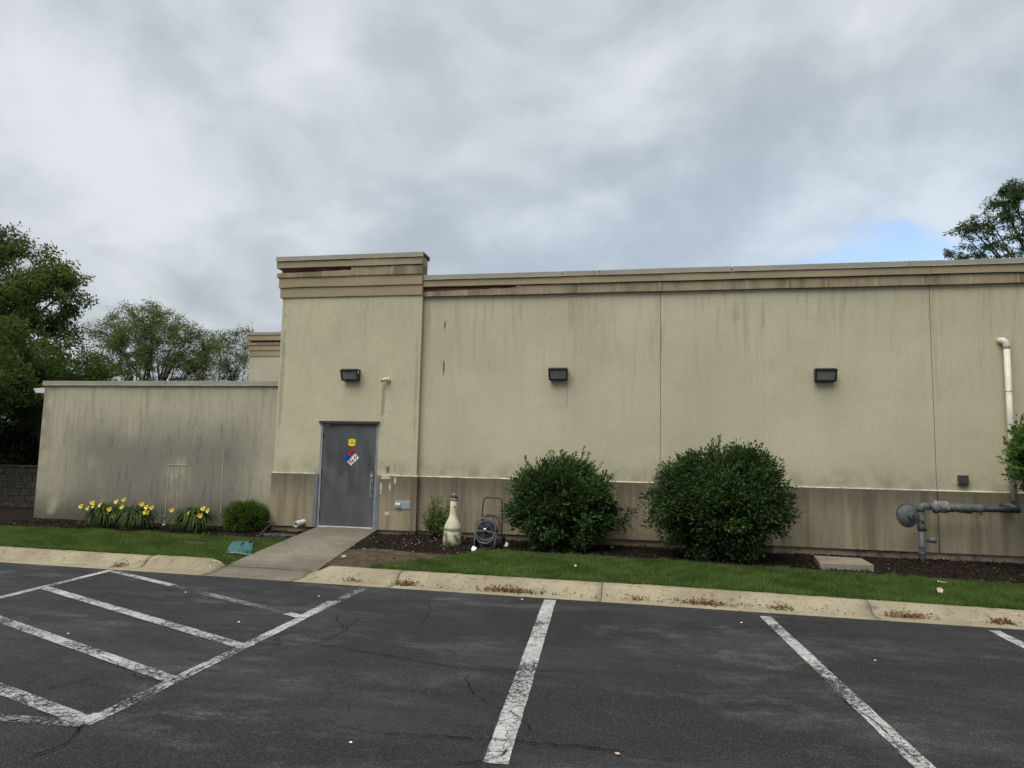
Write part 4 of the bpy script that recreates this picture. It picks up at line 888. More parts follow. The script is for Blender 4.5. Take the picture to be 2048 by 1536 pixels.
# hose reel cart
c = on_ground(972, 1098, 0.21); t = thing('hose_reel_cart', 'rusty wheeled hose reel cart with coiled dark hose against the wall', 'hose reel', None, (c.x, c.y + 0.20, gz_at(c.x, c.y) - 0.01)); t.rotation_euler = (0, 0, R(-8))
M_RUST = flat('rusty_tube', (0.058, 0.034, 0.026), 0.8, var=0.45, scale=14); M_REEL = flat('reel_grey', (0.115, 0.120, 0.135), 0.55, var=0.3, scale=10); M_HOSE = flat('hose_dark', (0.040, 0.044, 0.050), 0.6, var=0.25); M_RUB = flat('rubber', (0.012, 0.012, 0.012), 0.8)
MB().tube([(-0.20, 0.12, 0.03), (-0.205, 0.14, 0.5), (-0.19, 0.16, 0.80), (-0.17, 0.165, 0.89), (-0.13, 0.17, 0.925), (0.14, 0.17, 0.915), (0.19, 0.165, 0.89), (0.20, 0.16, 0.82), (0.21, 0.14, 0.5), (0.215, 0.12, 0.03)], 0.0145, 8).build('handle_frame', M_RUST, t, smooth=True)
MB().tube([(-0.20, 0.14, 0.57), (0.21, 0.14, 0.56)], 0.008, 6).build('cross_bar', M_RUST, t)
for i in range(7): MB().tube([(-0.15 + 0.05 * i, 0.10, 0.40), (-0.15 + 0.05 * i, 0.12, 0.60 + 0.01 * (i % 2))], 0.004, 4).build('basket_wire', M_RUST, t)
for k, z in enumerate((0.46, 0.52, 0.60)): MB().tube([(-0.16, 0.11, z), (0.17, 0.11, z)], 0.004, 4).build('basket_wire', M_RUST, t)
for s in (-1, 1):
    MB().tube([(s * 0.20, -0.22, 0.02), (s * 0.205, -0.18, 0.25), (s * 0.21, 0.10, 0.34)], 0.013, 8).build('side_leg', M_REEL, t, smooth=True)
    MB().lathe([(0.06, -0.025), (0.115, -0.025), (0.125, 0.0), (0.115, 0.025), (0.06, 0.025)], 22, (s * 0.265, 0.02, 0.12), 'x').build('wheel', M_RUB, t, smooth=True)
for y_, m in ((-0.18, M_REEL), (0.10, M_RUST)):
    MB().ring((0, y_, 0.36 + (0.06 if y_ > 0 else 0)), 0.205 if y_ < 0 else 0.185, 0.0125, 'y').build('reel_flange', m, t, smooth=True)
MB().tube([(-0.195, -0.185, 0.32), (0, -0.20, 0.33), (0.195, -0.185, 0.30)], 0.013, 8).build('spoke_bar', M_REEL, t, smooth=True)
for a in (150, 55, 250): MB().tube([(0, -0.19, 0.345), (0.2 * math.cos(R(a)), -0.18, 0.36 + 0.2 * math.sin(R(a)))], 0.006, 5).build('spoke', M_REEL, t)
MB().ring((0, -0.21, 0.30), 0.195, 0.015, 'y', a0=R(180), a1=R(360)).build('crank_rim', M_REEL, t, smooth=True)
MB().lathe([(0.035, 0), (0.035, -0.05), (0.02, -0.06)], 12, (0.0, -0.17, 0.35), 'y').build('hub', M_STEEL, t)
for i, (rr, y_) in enumerate([(0.155, -0.13), (0.15, -0.09), (0.158, -0.05), (0.15, -0.01), (0.155, 0.03), (0.125, -0.12), (0.12, -0.07), (0.10, -0.13), (0.178, -0.10), (0.175, -0.03)]):
    MB().ring((random.uniform(-.01, .01), y_, 0.33 + random.uniform(-.01, .01)), rr, 0.017, 'y', k=7).build('hose_coil', M_HOSE, t, smooth=True)
MB().lathe([(0.09, 0.06), (0.09, -0.14)], 18, (0, 0, 0.34), 'y').build('drum', M_RUB, t)
MB().ring((0.02, -0.14, 0.20), 0.19, 0.016, 'y', a0=R(190), a1=R(345)).build('hose_slack', M_HOSE, t, smooth=True)

# snow shovel
t = thing('snow_shovel', 'teal snow shovel with cracked blade lying on the grass by the ramp', 'shovel')
M_TEAL = flat('teal_plastic', (0.050, 0.135, 0.145), 0.6, spec=0.2, var=0.2, scale=10); M_HAND = flat('handle_dark', (0.030, 0.030, 0.028), 0.5)
q = [on_ground(452, 1101, 0.20), on_ground(503, 1102, 0.20), on_ground(507, 1083, 0.25), on_ground(466, 1083, 0.25)]
V = []; NU, NV = 40, 8
for j in range(NV + 1):
    for i in range(NU + 1):
        u, v = i / NU, j / NV; a = q[0].lerp(q[1], u); b = q[3].lerp(q[2], u); p = a.lerp(b, v)
        p.z = gz_at(p.x, p.y) + 0.03 + 0.05 * v + 0.05 * math.sin(v * math.pi) * 0.6 + 0.0035 * (1 if math.sin(u * math.pi * 14) > 0.2 else -1) - 0.018 * abs(u - 0.5)
        V.append(tuple(p))
F = [(j * (NU + 1) + i, j * (NU + 1) + i + 1, (j + 1) * (NU + 1) + i + 1, (j + 1) * (NU + 1) + i) for j in range(NV) for i in range(NU) if not (abs(i - 20 - (j - 4) * 0.9) < 1.2 and j >= 4)]
bl = MB().add(V, F).build('blade', M_TEAL, t); sm = bl.modifiers.new('solid', 'SOLIDIFY'); sm.thickness = 0.006
e1 = q[0].lerp(q[1], 0.0); e2 = q[1]
MB().tube([(e1.x, e1.y - 0.005, gz_at(e1.x, e1.y) + 0.026), ((e1.x + e2.x) / 2, e1.y - 0.005, gz_at(e1.x, e1.y) + 0.040), (e2.x, e2.y - 0.005, gz_at(e2.x, e2.y) + 0.026)], 0.007, 5).build('wear_strip', M_GALV, t)
hA = on_ground(507, 1088, 0.24); hB = on_ground(541, 1049, 0.44)
MB().tube([hA + Vector((-0.12, 0.06, 0.03)), hA + Vector((0, 0.05, 0.06)), hA.lerp(hB, 0.5) + Vector((0, 0, 0.03)), hB], [0.022, 0.02, 0.016, 0.016], 8).build('handle', M_HAND, t, smooth=True)
MB().tube([hB + Vector((-0.09, -0.02, 0.0)), hB + Vector((-0.05, 0, 0.05)), hB + Vector((0.06, 0.0, 0.055)), hB + Vector((0.08, 0, 0.0))], 0.015, 8).build('grip', M_HAND, t, smooth=True)

# concrete pad
pa = on_ground(1640, 1138, 0.205); pb = on_ground(1748, 1142, 0.205)
t = MB().prism([(pa.x, pa.y), (pb.x, pb.y - 0.02), (pb.x + 0.03, pa.y + 0.86), (pa.x + 0.10, pa.y + 0.95)], 'z', 0.12, 0.305).build('concrete_pad', M_PAD, bevel=0.012)
tag(t, 'flat concrete equipment pad in the mulch below the right wall lamp', 'concrete pad')
# splash stone
c = on_ground(558, 1071, 0.21)
pts = [(c.x + 0.36 * math.cos(a) * (1 + random.uniform(-.18, .18)), c.y + 0.20 * math.sin(a) * (1 + random.uniform(-.2, .2))) for a in np.linspace(0, 2 * math.pi, 13)[:-1]]
t = MB().prism(pts, 'z', 0.15, 0.235).build('splash_stone', flat('slate', (0.055, 0.055, 0.060), 0.9, var=0.35, scale=12, bump=0.6, bscale=25), bevel=0.015)
tag(t, 'flat dark stone in the bed between boxwood and ramp', 'stone')
# plastic edging
t = MB(); pts = [(x, EDGE_R(x) + 0.01 + 0.01 * math.sin(x * 5), gz_at(x, EDGE_R(x)) + 0.030) for x in np.arange(-3.4, 9.0, 0.2)]
o = t.tube(pts, 0.018, 6).build('garden_edging', M_RUB, smooth=True); tag(o, 'black plastic garden edging between the lawn and the mulch bed', 'edging')

# litter
def scrap(px, py, z, s, label, mat, stand=0.3):
    c = on_ground(px, py, z); z0 = gz_at(c.x, c.y) + 0.03 if c.y > KY(c.x) + 0.65 else z + 0.004
    if c.y < KY(c.x): z0 = 0.014; s *= 0.62
    n = random.choice((5, 6, 7)); V = [(c.x, c.y, z0 + stand * s * 0.5 + 0.1 * s)]; a0 = random.uniform(0, 6.28)
    for i in range(n):
        a = a0 + 2 * math.pi * i / n + random.uniform(-.3, .3); r1 = s * random.uniform(0.30, 0.72)
        V.append((c.x + math.cos(a) * r1 * 1.1, c.y + math.sin(a) * r1 * 0.7, z0 + stand * s * (0.5 + 0.7 * math.sin(a)) + random.uniform(0, .10) * s))
    F = [(0, 1 + i, 1 + (i + 1) % n) for i in range(n)]
    o = MB().add(V, F).build('litter_scrap', mat); so_ = o.modifiers.new('solid', 'SOLIDIFY'); so_.thickness = 0.002
    return tag(o, label, 'litter', 'scraps of litter')
scrap(947, 1107, .2, .085, 'white scrap standing in the grass below the hose reel', M_WHITE, 0.9)
scrap(1009, 1097, .2, .16, 'torn pale paper lying right of the hose reel', M_WHITE, 0.35)
scrap(1068, 1100, .2, .11, 'grey paper scrap at the foot of the left round bush', flat('grey_scrap', (0.35, 0.35, 0.33), 0.8), 0.5)
scrap(1036, 1079, .2, .09, 'pale scrap behind the mulch between hose reel and left bush', flat('beige_scrap', (0.30, 0.26, 0.19), 0.8), 0.5)
scrap(1150, 1133, .2, .05, 'small white scrap in the lawn below the left round bush', M_WHITE, 0.5)
scrap(1224, 1099, .2, .08, 'whitish scrap in the dark mulch between the two round bushes', flat('dull_scrap', (0.26, 0.25, 0.24), 0.8), 0.2)
scrap(1881, 1180, .2, .085, 'crumpled tan and white wrapper on the lawn at the right', M_TANSCRAP, 0.6)
scrap(1884, 1166, .2, .10, 'thin white scrap just behind the tan wrapper on the lawn', M_WHITE, 0.15)
scrap(702, 1490, 0, .032, 'tiny white scrap on the asphalt left of the centre stall line', M_WHITE, 0.15)
scrap(1236, 1512, 0, .06, 'tan strip of litter on the asphalt right of the centre stall line', M_TANSCRAP, 0.12)
scrap(478, 1247, 0, .045, 'white scrap on the asphalt inside the hatched area', M_WHITE, 0.15)
scrap(136, 1270, 0, .04, 'white fleck on the asphalt between the left hatch bars', M_WHITE, 0.15)
scrap(371, 1187, 0, .04, 'small white fleck near the faded hatch bar', M_WHITE, 0.15)
scrap(637, 1195, 0, .04, 'white fleck on the asphalt below the ramp', M_WHITE, 0.15)
scrap(1483, 1248, 0, .045, 'white fleck on the asphalt near the kerb end of the right stall line', M_WHITE, 0.15)
scrap(1044, 1201, 0, .05, 'pale fleck on the asphalt left of the top of the centre stall line', M_WHITE, 0.15)
scrap(1750, 1324, 0, .035, 'pale fleck in the middle of the right parking stall', M_WHITE, 0.15)
scrap(650, 1147, 0.03, .08, 'yellow green leaf lying in the gutter beside the ramp', flat('fresh_leaf', (0.20, 0.22, 0.04), 0.7), 0.3)
scrap(688, 1111, 0.19, .10, 'pale green leaf on the dirt at the right edge of the ramp', flat('pale_leaf', (0.26, 0.27, 0.10), 0.7), 0.3)

# ================================================================== FOLIAGE
def leaf_quads(P, D, size, aspect=0.5, fold=0.25, up_bias=0.35):
    """one folded four-sided leaf at each point P, pointing along D"""
    n = len(P); D = D / (np.linalg.norm(D, axis=1, keepdims=True) + 1e-9)
    rnd = rng.normal(size=(n, 3)); rnd[:, 2] += up_bias * 2
    side = np.cross(D, rnd); side /= (np.linalg.norm(side, axis=1, keepdims=True) + 1e-9)
    nrm = np.cross(side, D); s = size if np.ndim(size) else np.full(n, size); s = s[:, None]
    mid = P + D * s * 0.5
    V = np.empty((n, 4, 3)); V[:, 0] = P; V[:, 2] = P + D * s
    V[:, 1] = mid + side * s * aspect * 0.5 + nrm * s * fold * 0.3; V[:, 3] = mid - side * s * aspect * 0.5 + nrm * s * fold * 0.3
    F = np.arange(n * 4).reshape(n, 4)
    return V.reshape(-1, 3), F
def leaves(name, P, D, size, mat, parent, aspect=0.5, tone=None, up_bias=0.85):
    P = np.asarray(P); V, F = leaf_quads(P, np.asarray(D), size, aspect, 0.25, up_bias)
    tn = rng.random(len(P)) if tone is None else tone
    return np_obj(name, V, F, mat, parent, np.repeat(tn, 4))
def rand_dirs(n):
    v = rng.normal(size=(n, 3)); return v / np.linalg.norm(v, axis=1, keepdims=True)
def lumpy(d, seed, amp=0.16, k=9):
    """smooth bumps over directions"""
    k = 26
    r2 = np.random.default_rng(seed); c = r2.normal(size=(k, 3)); c /= np.linalg.norm(c, axis=1, keepdims=True); a = r2.uniform(-1, 1, k)
    return 1 + amp * np.sum(a[None] * np.exp(-(1 - d @ c.T) * 12.0), axis=1)

def round_bush(name, cx, cy, rx, ry, hgt, label, n, seed, leaf=0.055, mat=None, tipmat=None, shoots=60, zoff=0.0, flat_bottom=0.80, group=None, shoot_len=(0.12, 0.32), lump=0.16, low=0.62, box=2.0):
    z0 = gz_at(cx, cy) - 0.02; t = thing(name, label, 'bush', group, (cx, cy, z0))
    c = np.array([0, 0, hgt * (0.52 + zoff)]); rad = np.array([rx, ry, hgt * (0.48 - zoff)])
    def surf(d):
        k = lumpy(d, seed, lump)
        bx_ = box; sq = (np.abs(d) ** bx_).sum(1) ** (1 / bx_); p = d / sq[:, None] * rad * k[:, None]
        nz = np.clip((p[:, 2] + rad[2]) / (rad[2] * 1.1), 0, 1)[:, None]
        p[:, :2] *= (low + (1 - low) * np.sqrt(nz)); return p
    nc = max(60, int(n / 85)); cd = rand_dirs(nc); cs = surf(cd) * (rng.uniform(0.74, 1.13, nc) if leaf > 0.04 else rng.uniform(0.85, 1.05, nc))[:, None]; k = rng.integers(0, nc, n)
    cr = 0.085 * (rx + hgt / 2) / 2.1 if leaf > 0.04 else 0.045
    off = rng.normal(0, 1, (n, 3)) * cr * np.array([1.15, 1.15, 0.8]); P = c + cs[k] + np.clip(off, -2.2 * cr, 2.2 * cr); P[:, 2] = np.maximum(P[:, 2], 0.03 + 0.05 * rng.random(n))
    rel = np.linalg.norm((P - c) / rad, axis=1)
    D = cd[k] * 0.8 + off / cr * 0.35 + rng.normal(0, 0.5, (n, 3)) + np.array([0, 0, 0.2])
    tone = np.clip(0.45 * rng.random(n) + 0.55 * (rng.random(nc) ** 1.6)[k], 0, 1)
    leaves('foliage', P, D, rng.uniform(0.7, 1.3, n) * leaf, mat, t, 0.55, tone)
    # shaded inner leaves
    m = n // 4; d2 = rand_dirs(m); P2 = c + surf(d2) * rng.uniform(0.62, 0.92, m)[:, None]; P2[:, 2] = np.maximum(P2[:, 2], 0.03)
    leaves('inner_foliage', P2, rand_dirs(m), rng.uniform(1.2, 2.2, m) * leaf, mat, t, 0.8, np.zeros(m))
    # shoots breaking the outline
    if shoots:
        A = []; B = []; ts = []; mb = MB()
        hub = rand_dirs(9); hub[:, 2] = np.abs(hub[:, 2]) * 1.3 + 0.15; hub[::3, 2] -= 0.35
        for i in range(shoots):
            dd = rand_dirs(1)[0]
            if i % 2: dd = hub[i % 9] + dd * 0.28
            dd[2] = abs(dd[2]) * 1.2 + (0.15 if i % 3 else -0.35); dd /= np.linalg.norm(dd)
            s = c + surf(dd[None])[0] * 0.93; L = rng.uniform(*shoot_len) * (0.6 + 0.6 * max(0, dd[2])) * (1.15 if i % 2 else 0.8)
            ax = dd * 0.9 + np.array([0, 0, 0.45 if i % 3 else 0.1]) + rng.normal(0, 0.22, 3); ax /= np.linalg.norm(ax)
            mb.tube([tuple(s), tuple(s + ax * L)], [0.004, 0.0015], 3, cap=False)
            k = int(L / 0.016) + 3
            for j in range(k):
                q = s + ax * L * (j / k); side = np.cross(ax, rand_dirs(1)[0]); A.append(q); B.append(ax * 0.6 + side * 0.9); ts.append(rng.random())
        kind(mb.build('shoot_stems', M_TWIG, t), 'stuff')
        leaves('shoot_leaves', np.array(A), np.array(B), rng.uniform(0.65, 1.05, len(A)) * leaf, tipmat or mat, t, 0.5, np.array(ts))
    mb = MB()
    for i in range(7):
        a = rng.uniform(0, 6.28); e = c + np.array([rx * 0.5 * math.cos(a), ry * 0.5 * math.sin(a), 0])
        mb.tube([(0.10 * math.cos(a), 0.10 * math.sin(a), 0), (0.2 * math.cos(a), 0.2 * math.sin(a), 0.3), tuple(e)], [0.02, 0.016, 0.008], 5)
    mb.build('stems', M_BARK, t)
    return t
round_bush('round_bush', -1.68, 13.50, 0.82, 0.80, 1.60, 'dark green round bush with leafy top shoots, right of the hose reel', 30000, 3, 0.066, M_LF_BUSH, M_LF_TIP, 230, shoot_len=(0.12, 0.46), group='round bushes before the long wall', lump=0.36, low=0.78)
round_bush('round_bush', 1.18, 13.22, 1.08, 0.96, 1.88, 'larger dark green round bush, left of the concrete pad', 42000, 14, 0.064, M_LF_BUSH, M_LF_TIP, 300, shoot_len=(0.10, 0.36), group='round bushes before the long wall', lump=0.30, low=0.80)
c = on_ground(473, 1064, 0.21)
round_bush('boxwood', c.x, c.y + 0.32, 0.40, 0.36, 0.60, 'small clipped boxwood ball right of the yellow lilies', 17000, 9, 0.030, M_LF_BOX, M_LF_BOX, 40, shoot_len=(0.02, 0.06), lump=0.05, low=0.92, box=2.8)
# sprig behind the receptacle
c = on_ground(860, 1082, 0.22); t = thing('sprig_shrub', 'small loose light green shrub behind the cream receptacle', 'shrub', None, (c.x, c.y + 0.35, gz_at(c.x, c.y)))
mb = MB(); A = []; B = []
for i in range(60):
    a = rng.uniform(0, 6.28); r1 = rng.uniform(0.04, 0.30); hh = rng.uniform(0.30, 0.86) * (1.1 - r1)
    p0 = np.array([0.05 * math.cos(a), 0.05 * math.sin(a), 0]); p1 = np.array([r1 * math.cos(a), r1 * math.sin(a) * 0.8, hh]); pm = (p0 + p1) / 2 + np.array([0, 0, 0.05])
    mb.tube([tuple(p0), tuple(pm), tuple(p1)], [0.005, 0.004, 0.0015], 3, cap=False)
    for j in range(34):
        u = rng.uniform(0.25, 1.0); q_ = p0 * (1 - u) + p1 * u + rng.normal(0, 0.022, 3); A.append(q_); B.append(rand_dirs(1)[0] + np.array([math.cos(a) * .4, math.sin(a) * .4, 0.5]))
mb.build('stems', M_TWIG, t); leaves('foliage', np.array(A), np.array(B), rng.uniform(0.045, 0.075, len(A)), M_LF_SM, t, 0.45)

# daylilies
def daylily(px, py, wid, label, flowers, nl):
    c = on_ground(px - 16, py, 0.21); z = gz_at(c.x, c.y); t = thing('daylily', label, 'lily', 'yellow daylilies along the low wall', (c.x, c.y + 0.28, z))
    V = []; F = []; tn = []
    for i in range(nl):
        a = rng.uniform(0, 2 * math.pi); L = rng.uniform(0.32, 0.56); lean = rng.uniform(0.05, 1.0) ** 0.65; ca, sa = math.cos(a), math.sin(a)
        bx, by = rng.normal(0, wid * 0.20), rng.normal(0, 0.07); w_ = rng.uniform(0.008, 0.015); tone = rng.random(); o = len(V); m = 6
        for j in range(m + 1):
            u = j / m; rr = wid * 1.05 * lean * u ** 1.05; hz = L * (1.05 - lean * 0.30) * math.sin(math.pi * u * (0.46 + 0.50 * lean))
            ww = w_ * (1 - u ** 5) + 0.001
            V += [(bx + ca * rr - sa * ww, by + (sa * rr + ca * ww) * 0.8, max(0.01, hz)), (bx + ca * rr + sa * ww, by + (sa * rr - ca * ww) * 0.8, max(0.01, hz))]; tn += [tone, tone]
            if j: k = o + 2 * j; F.append((k - 2, k, k + 1, k - 1))
    np_obj('strap_leaves', V, F, M_LF_LILY, t, tn)
    for (fx, fy, orange) in flowers:
        p = on_plane(fx, fy, c.y + 0.28 + rng.uniform(-0.30, -0.08)); q_ = np.array([p.x - t.location.x, p.y - t.location.y, p.z - t.location.z])
        MB().tube([(q_[0] * 0.55, 0, 0.02), (q_[0] * 0.8, q_[1] * 0.6, q_[2] * 0.6), tuple(q_ + np.array([0, 0.02, -0.02]))], [0.005, 0.004, 0.003], 5).build('stalk', M_LF_LILY, t)
        fd = Vector((rng.normal(0, .35), -1, rng.uniform(0.1, 0.6))).normalized(); u_ = fd.orthogonal().normalized(); w_ = fd.cross(u_); vs = []; fs = []
        for k in range(6):
            a = k * math.pi / 3 + 0.2; r1 = u_ * math.cos(a) + w_ * math.sin(a); tang = fd.cross(r1); o = len(vs); S1 = 0.058 if k % 2 else 0.050
            for (rad_, fwd, hw) in [(0.004, -0.02, 0.005), (0.025, 0.012, 0.013), (S1 * 0.75, 0.020, 0.017), (S1, 0.006, 0.004)]:
                cc = Vector(q_) + r1 * rad_ + fd * fwd; vs += [tuple(cc + tang * hw), tuple(cc - tang * hw)]
            for j in range(3): fs.append((o + 2 * j, o + 2 * j + 2, o + 2 * j + 3, o + 2 * j + 1))
        MB().add(vs, fs).build('flower', M_PETAL_O if orange else M_PETAL, t)
    return t
daylily(203, 1056, 0.50, 'daylily clump with yellow flowers nearest the left end of the low wall', [(162, 1013, 0), (185, 1006, 0), (200, 1011, 0), (215, 1027, 0), (187, 1013, 1), (176, 1017, 0)], 430)
daylily(268, 1060, 0.54, 'fullest daylily clump with most yellow flowers, second from the left', [(233, 1004, 0), (248, 1000, 1), (244, 1015, 0), (284, 1009, 1), (293, 1015, 0), (296, 1026, 0), (290, 1025, 0), (219, 1019, 1), (228, 1033, 1), (304, 1016, 1)], 480)
daylily(383, 1064, 0.54, 'daylily clump with few yellow flowers beside the boxwood', [(344, 1021, 1), (377, 1028, 0), (391, 1037, 0), (406, 1018, 0), (416, 1022, 0), (400, 1032, 1)], 500)

# trees --------------------------------------------------------------
def grow(name, base, lobes, label, cat, mat, nlimb, ntwig, nleaf, leaf, seed, trunk_r=0.16, fork=0.30, tone_up=True, droop=0.0, group=None, stems=1, leaf_aspect=0.5, twig_r=0.010, spread=0.16, bark=None, wexp=0.8):
    global rng
    rng_keep = rng; rng = np.random.default_rng(seed); r = rng
    t = thing(name, label, cat, group, base); B = np.array(base); bark = bark or M_BARK
    lobes = [(np.array(c) - B, np.array(q)) for c, q in lobes]; vol = np.array([q[0] * q[1] * q[2] for _, q in lobes]); vol = vol ** wexp / (vol ** wexp).sum()
    top = max(c[2] + q[2] for c, q in lobes); cen = sum(c * v for (c, _), v in zip(lobes, vol))
    def crown_pts(n, lo=0.55, hi=1.0):
        k = r.choice(len(lobes), n, p=vol); d = rand_dirs(n); rad = lo + (hi - lo) * r.random(n) ** 0.6
        return np.array([lobes[i][0] + d[j] * lobes[i][1] * rad[j] for j, i in enumerate(k)])
    mb = MB(); limbs = []
    for s in range(stems):
        off = np.array([0.25 * math.cos(s * 2.4), 0.25 * math.sin(s * 2.4), 0]) if stems > 1 else np.zeros(3)
        f = np.array([cen[0] * 0.5, cen[1] * 0.5, top * fork]) + off * 3
        tr = [off, off + (f - off) * 0.5 + r.normal(0, 0.06, 3), f]
        rr = trunk_r if stems == 1 else trunk_r * 0.7
        mb.tube([tuple(p) for p in tr] + [tuple(f * 0.4 + np.array([cen[0], cen[1], top * 0.85]) * 0.6)], [rr * 1.25, rr, rr * 0.85, rr * 0.25], 8)
        limbs.append((f, f * 0.5 + np.array([cen[0], cen[1], top * 0.8]) * 0.5, np.array([cen[0], cen[1], top * 0.85]), rr * 0.5))
        for e in crown_pts(nlimb // stems, 0.6, 0.92):
            u = r.uniform(0.5, 1.0); st_ = tr[1] * (1 - u) + f * u; mid = st_ * 0.55 + e * 0.45 + np.array([0, 0, 0.12 * np.linalg.norm(e - st_)]); k = r.uniform(0.3, 0.5) * rr
            pts = [st_ * (1 - a) ** 2 + 2 * mid * a * (1 - a) + e * a * a + r.normal(0, 0.04, 3) for a in np.linspace(0, 1, 7)]
            mb.tube([tuple(p) for p in pts], list(np.linspace(k, k * 0.18, 7)), 6); limbs.append((st_, mid, e, k))
    mb.build('trunk', bark, t, smooth=True)
    # twigs from the nearest stretch of limb to points all through the crown
    LP = np.array([s_ * (1 - a) ** 2 + 2 * m_ * a * (1 - a) + e_ * a * a for (s_, m_, e_, _) in limbs for a in np.linspace(0.25, 1, 10)])
    E = crown_pts(ntwig, 0.45, 1.04); tm = MB(); tw = []
    for e in E:
        dist = np.linalg.norm(LP - e, axis=1) + (LP[:, 2] > e[2]) * 0.5; a = LP[np.argmin(dist)]; L = np.linalg.norm(e - a)
        m_ = (a + e) / 2 + r.normal(0, 0.08, 3) * L + np.array([0, 0, 0.10 * L]); e2 = e + np.array([0, 0, -droop * L])
        tm.tube([tuple(a), tuple(m_), tuple(e2)], [twig_r, twig_r * 0.7, twig_r * 0.3], 3, cap=False); tw.append((a, m_, e2))
    kind(tm.build('twigs', bark, t), 'stuff')
    idx = r.integers(0, len(tw), nleaf); u = r.random(nleaf) ** 0.6 * 1.08
    TA = np.array([w[0] for w in tw])[idx]; TM = np.array([w[1] for w in tw])[idx]; TE = np.array([w[2] for w in tw])[idx]; u3 = u[:, None]
    P = TA * (1 - u3) ** 2 + 2 * TM * u3 * (1 - u3) + TE * u3 ** 2 + np.clip(r.normal(0, spread, (nleaf, 3)), -1.6 * spread, 1.6 * spread) * np.array([1, 1, 0.7])
    D = (TE - TM) / (np.linalg.norm(TE - TM, axis=1, keepdims=True) + 1e-6) * 0.6 + rand_dirs(nleaf) + np.array([0, 0, -droop * 1.5])
    leaves('crown', P, D, r.uniform(0.6, 1.3, nleaf) * leaf, mat, t, leaf_aspect, np.clip(0.15 + 0.7 * r.random(nleaf), 0, 1), 0.3)
    rng = rng_keep; return t
W_ = lambda px, py, Y: tuple(on_plane(px, py, Y))
def lobe(px, py, Y, rx, ry, rz): return (W_(px, py, Y), (rx, ry, rz))
b = on_plane(40, 900, 21.5)
grow('shade_tree', (b.x - 1.5, 21.5, 0.2), [lobe(30, 545, 21.5, 1.9, 1.8, 1.35), lobe(90, 600, 21.2, 1.5, 1.5, 1.15), lobe(-60, 620, 21.5, 2.3, 2.0, 2.2), lobe(60, 680, 21.0, 1.8, 1.6, 1.0), lobe(130, 560, 21.3, 0.75, 0.8, 0.6), lobe(-40, 760, 21.0, 2.2, 1.8, 1.5), lobe(10, 480, 21.5, 0.8, 0.8, 0.6), lobe(-70, 700, 16.5, 1.9, 1.6, 1.2), lobe(5, 780, 16.6, 0.9, 0.9, 0.55), lobe(-60, 820, 17.0, 1.2, 1.0, 0.8)],  # last three lobes are added in front to shade the block wall
     'tall dense green tree at the left edge behind the low wall', 'tree', M_LF_A, 28, 760, 80000, 0.125, 21, 0.20, 0.42, spread=0.15)
b = on_plane(285, 900, 28)
grow('crabapple_tree', (b.x, 28, 0.2), [lobe(300, 675, 28, 2.1, 1.8, 1.35), lobe(230, 690, 28, 1.7, 1.6, 1.3), lobe(365, 690, 28, 1.5, 1.5, 1.15), lobe(285, 640, 28, 1.3, 1.3, 0.95), lobe(410, 700, 28.5, 0.9, 1.0, 0.9), lobe(330, 740, 28, 2.4, 1.8, 0.9)],
     'broad olive green tree with many fine branches above the low wall', 'tree', M_LF_B, 34, 900, 40000, 0.085, 33, 0.15, 0.38, stems=3, twig_r=0.012, spread=0.13)
b = on_plane(445, 900, 31)
grow('sparse_tree', (b.x - 0.3, 31, 0.2), [lobe(450, 705, 31, 1.3, 1.2, 1.3), lobe(480, 690, 31, 0.9, 0.9, 1.1), lobe(425, 740, 31, 1.2, 1.1, 0.9), lobe(490, 740, 31, 0.8, 0.8, 0.7)],
     'thin sparse tree beside the rear cornice block', 'tree', M_LF_B, 22, 380, 9500, 0.085, 44, 0.12, 0.40, stems=2, twig_r=0.012, spread=0.14)
b = on_plane(130, 900, 19)
grow('understory_shrub', (b.x, 19.2, 0.2), [lobe(75, 745, 19, 1.3, 1.1, 0.75), lobe(150, 745, 19.2, 1.2, 1.1, 0.62), lobe(205, 755, 19.4, 0.8, 0.8, 0.45), lobe(30, 770, 19, 1.3, 1.1, 0.8), lobe(90, 800, 19, 1.8, 1.2, 0.9)],
     'bright green bushy shrub just above the left end of the low wall', 'shrub', M_LF_U, 18, 420, 40000, 0.09, 55, 0.10, 0.45, stems=3)
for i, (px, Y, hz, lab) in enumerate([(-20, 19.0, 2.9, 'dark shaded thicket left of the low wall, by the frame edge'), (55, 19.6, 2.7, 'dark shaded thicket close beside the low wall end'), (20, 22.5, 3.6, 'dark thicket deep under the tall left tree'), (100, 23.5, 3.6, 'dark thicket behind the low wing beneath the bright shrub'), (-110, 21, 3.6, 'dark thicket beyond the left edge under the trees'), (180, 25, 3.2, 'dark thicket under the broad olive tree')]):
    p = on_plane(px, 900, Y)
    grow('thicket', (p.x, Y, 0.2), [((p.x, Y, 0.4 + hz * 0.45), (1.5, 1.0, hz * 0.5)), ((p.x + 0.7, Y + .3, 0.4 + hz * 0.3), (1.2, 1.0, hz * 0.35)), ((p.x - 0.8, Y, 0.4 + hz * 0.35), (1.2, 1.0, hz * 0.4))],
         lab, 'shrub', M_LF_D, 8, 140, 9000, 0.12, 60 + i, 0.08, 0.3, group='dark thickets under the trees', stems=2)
b = on_plane(2110, 900, 33)
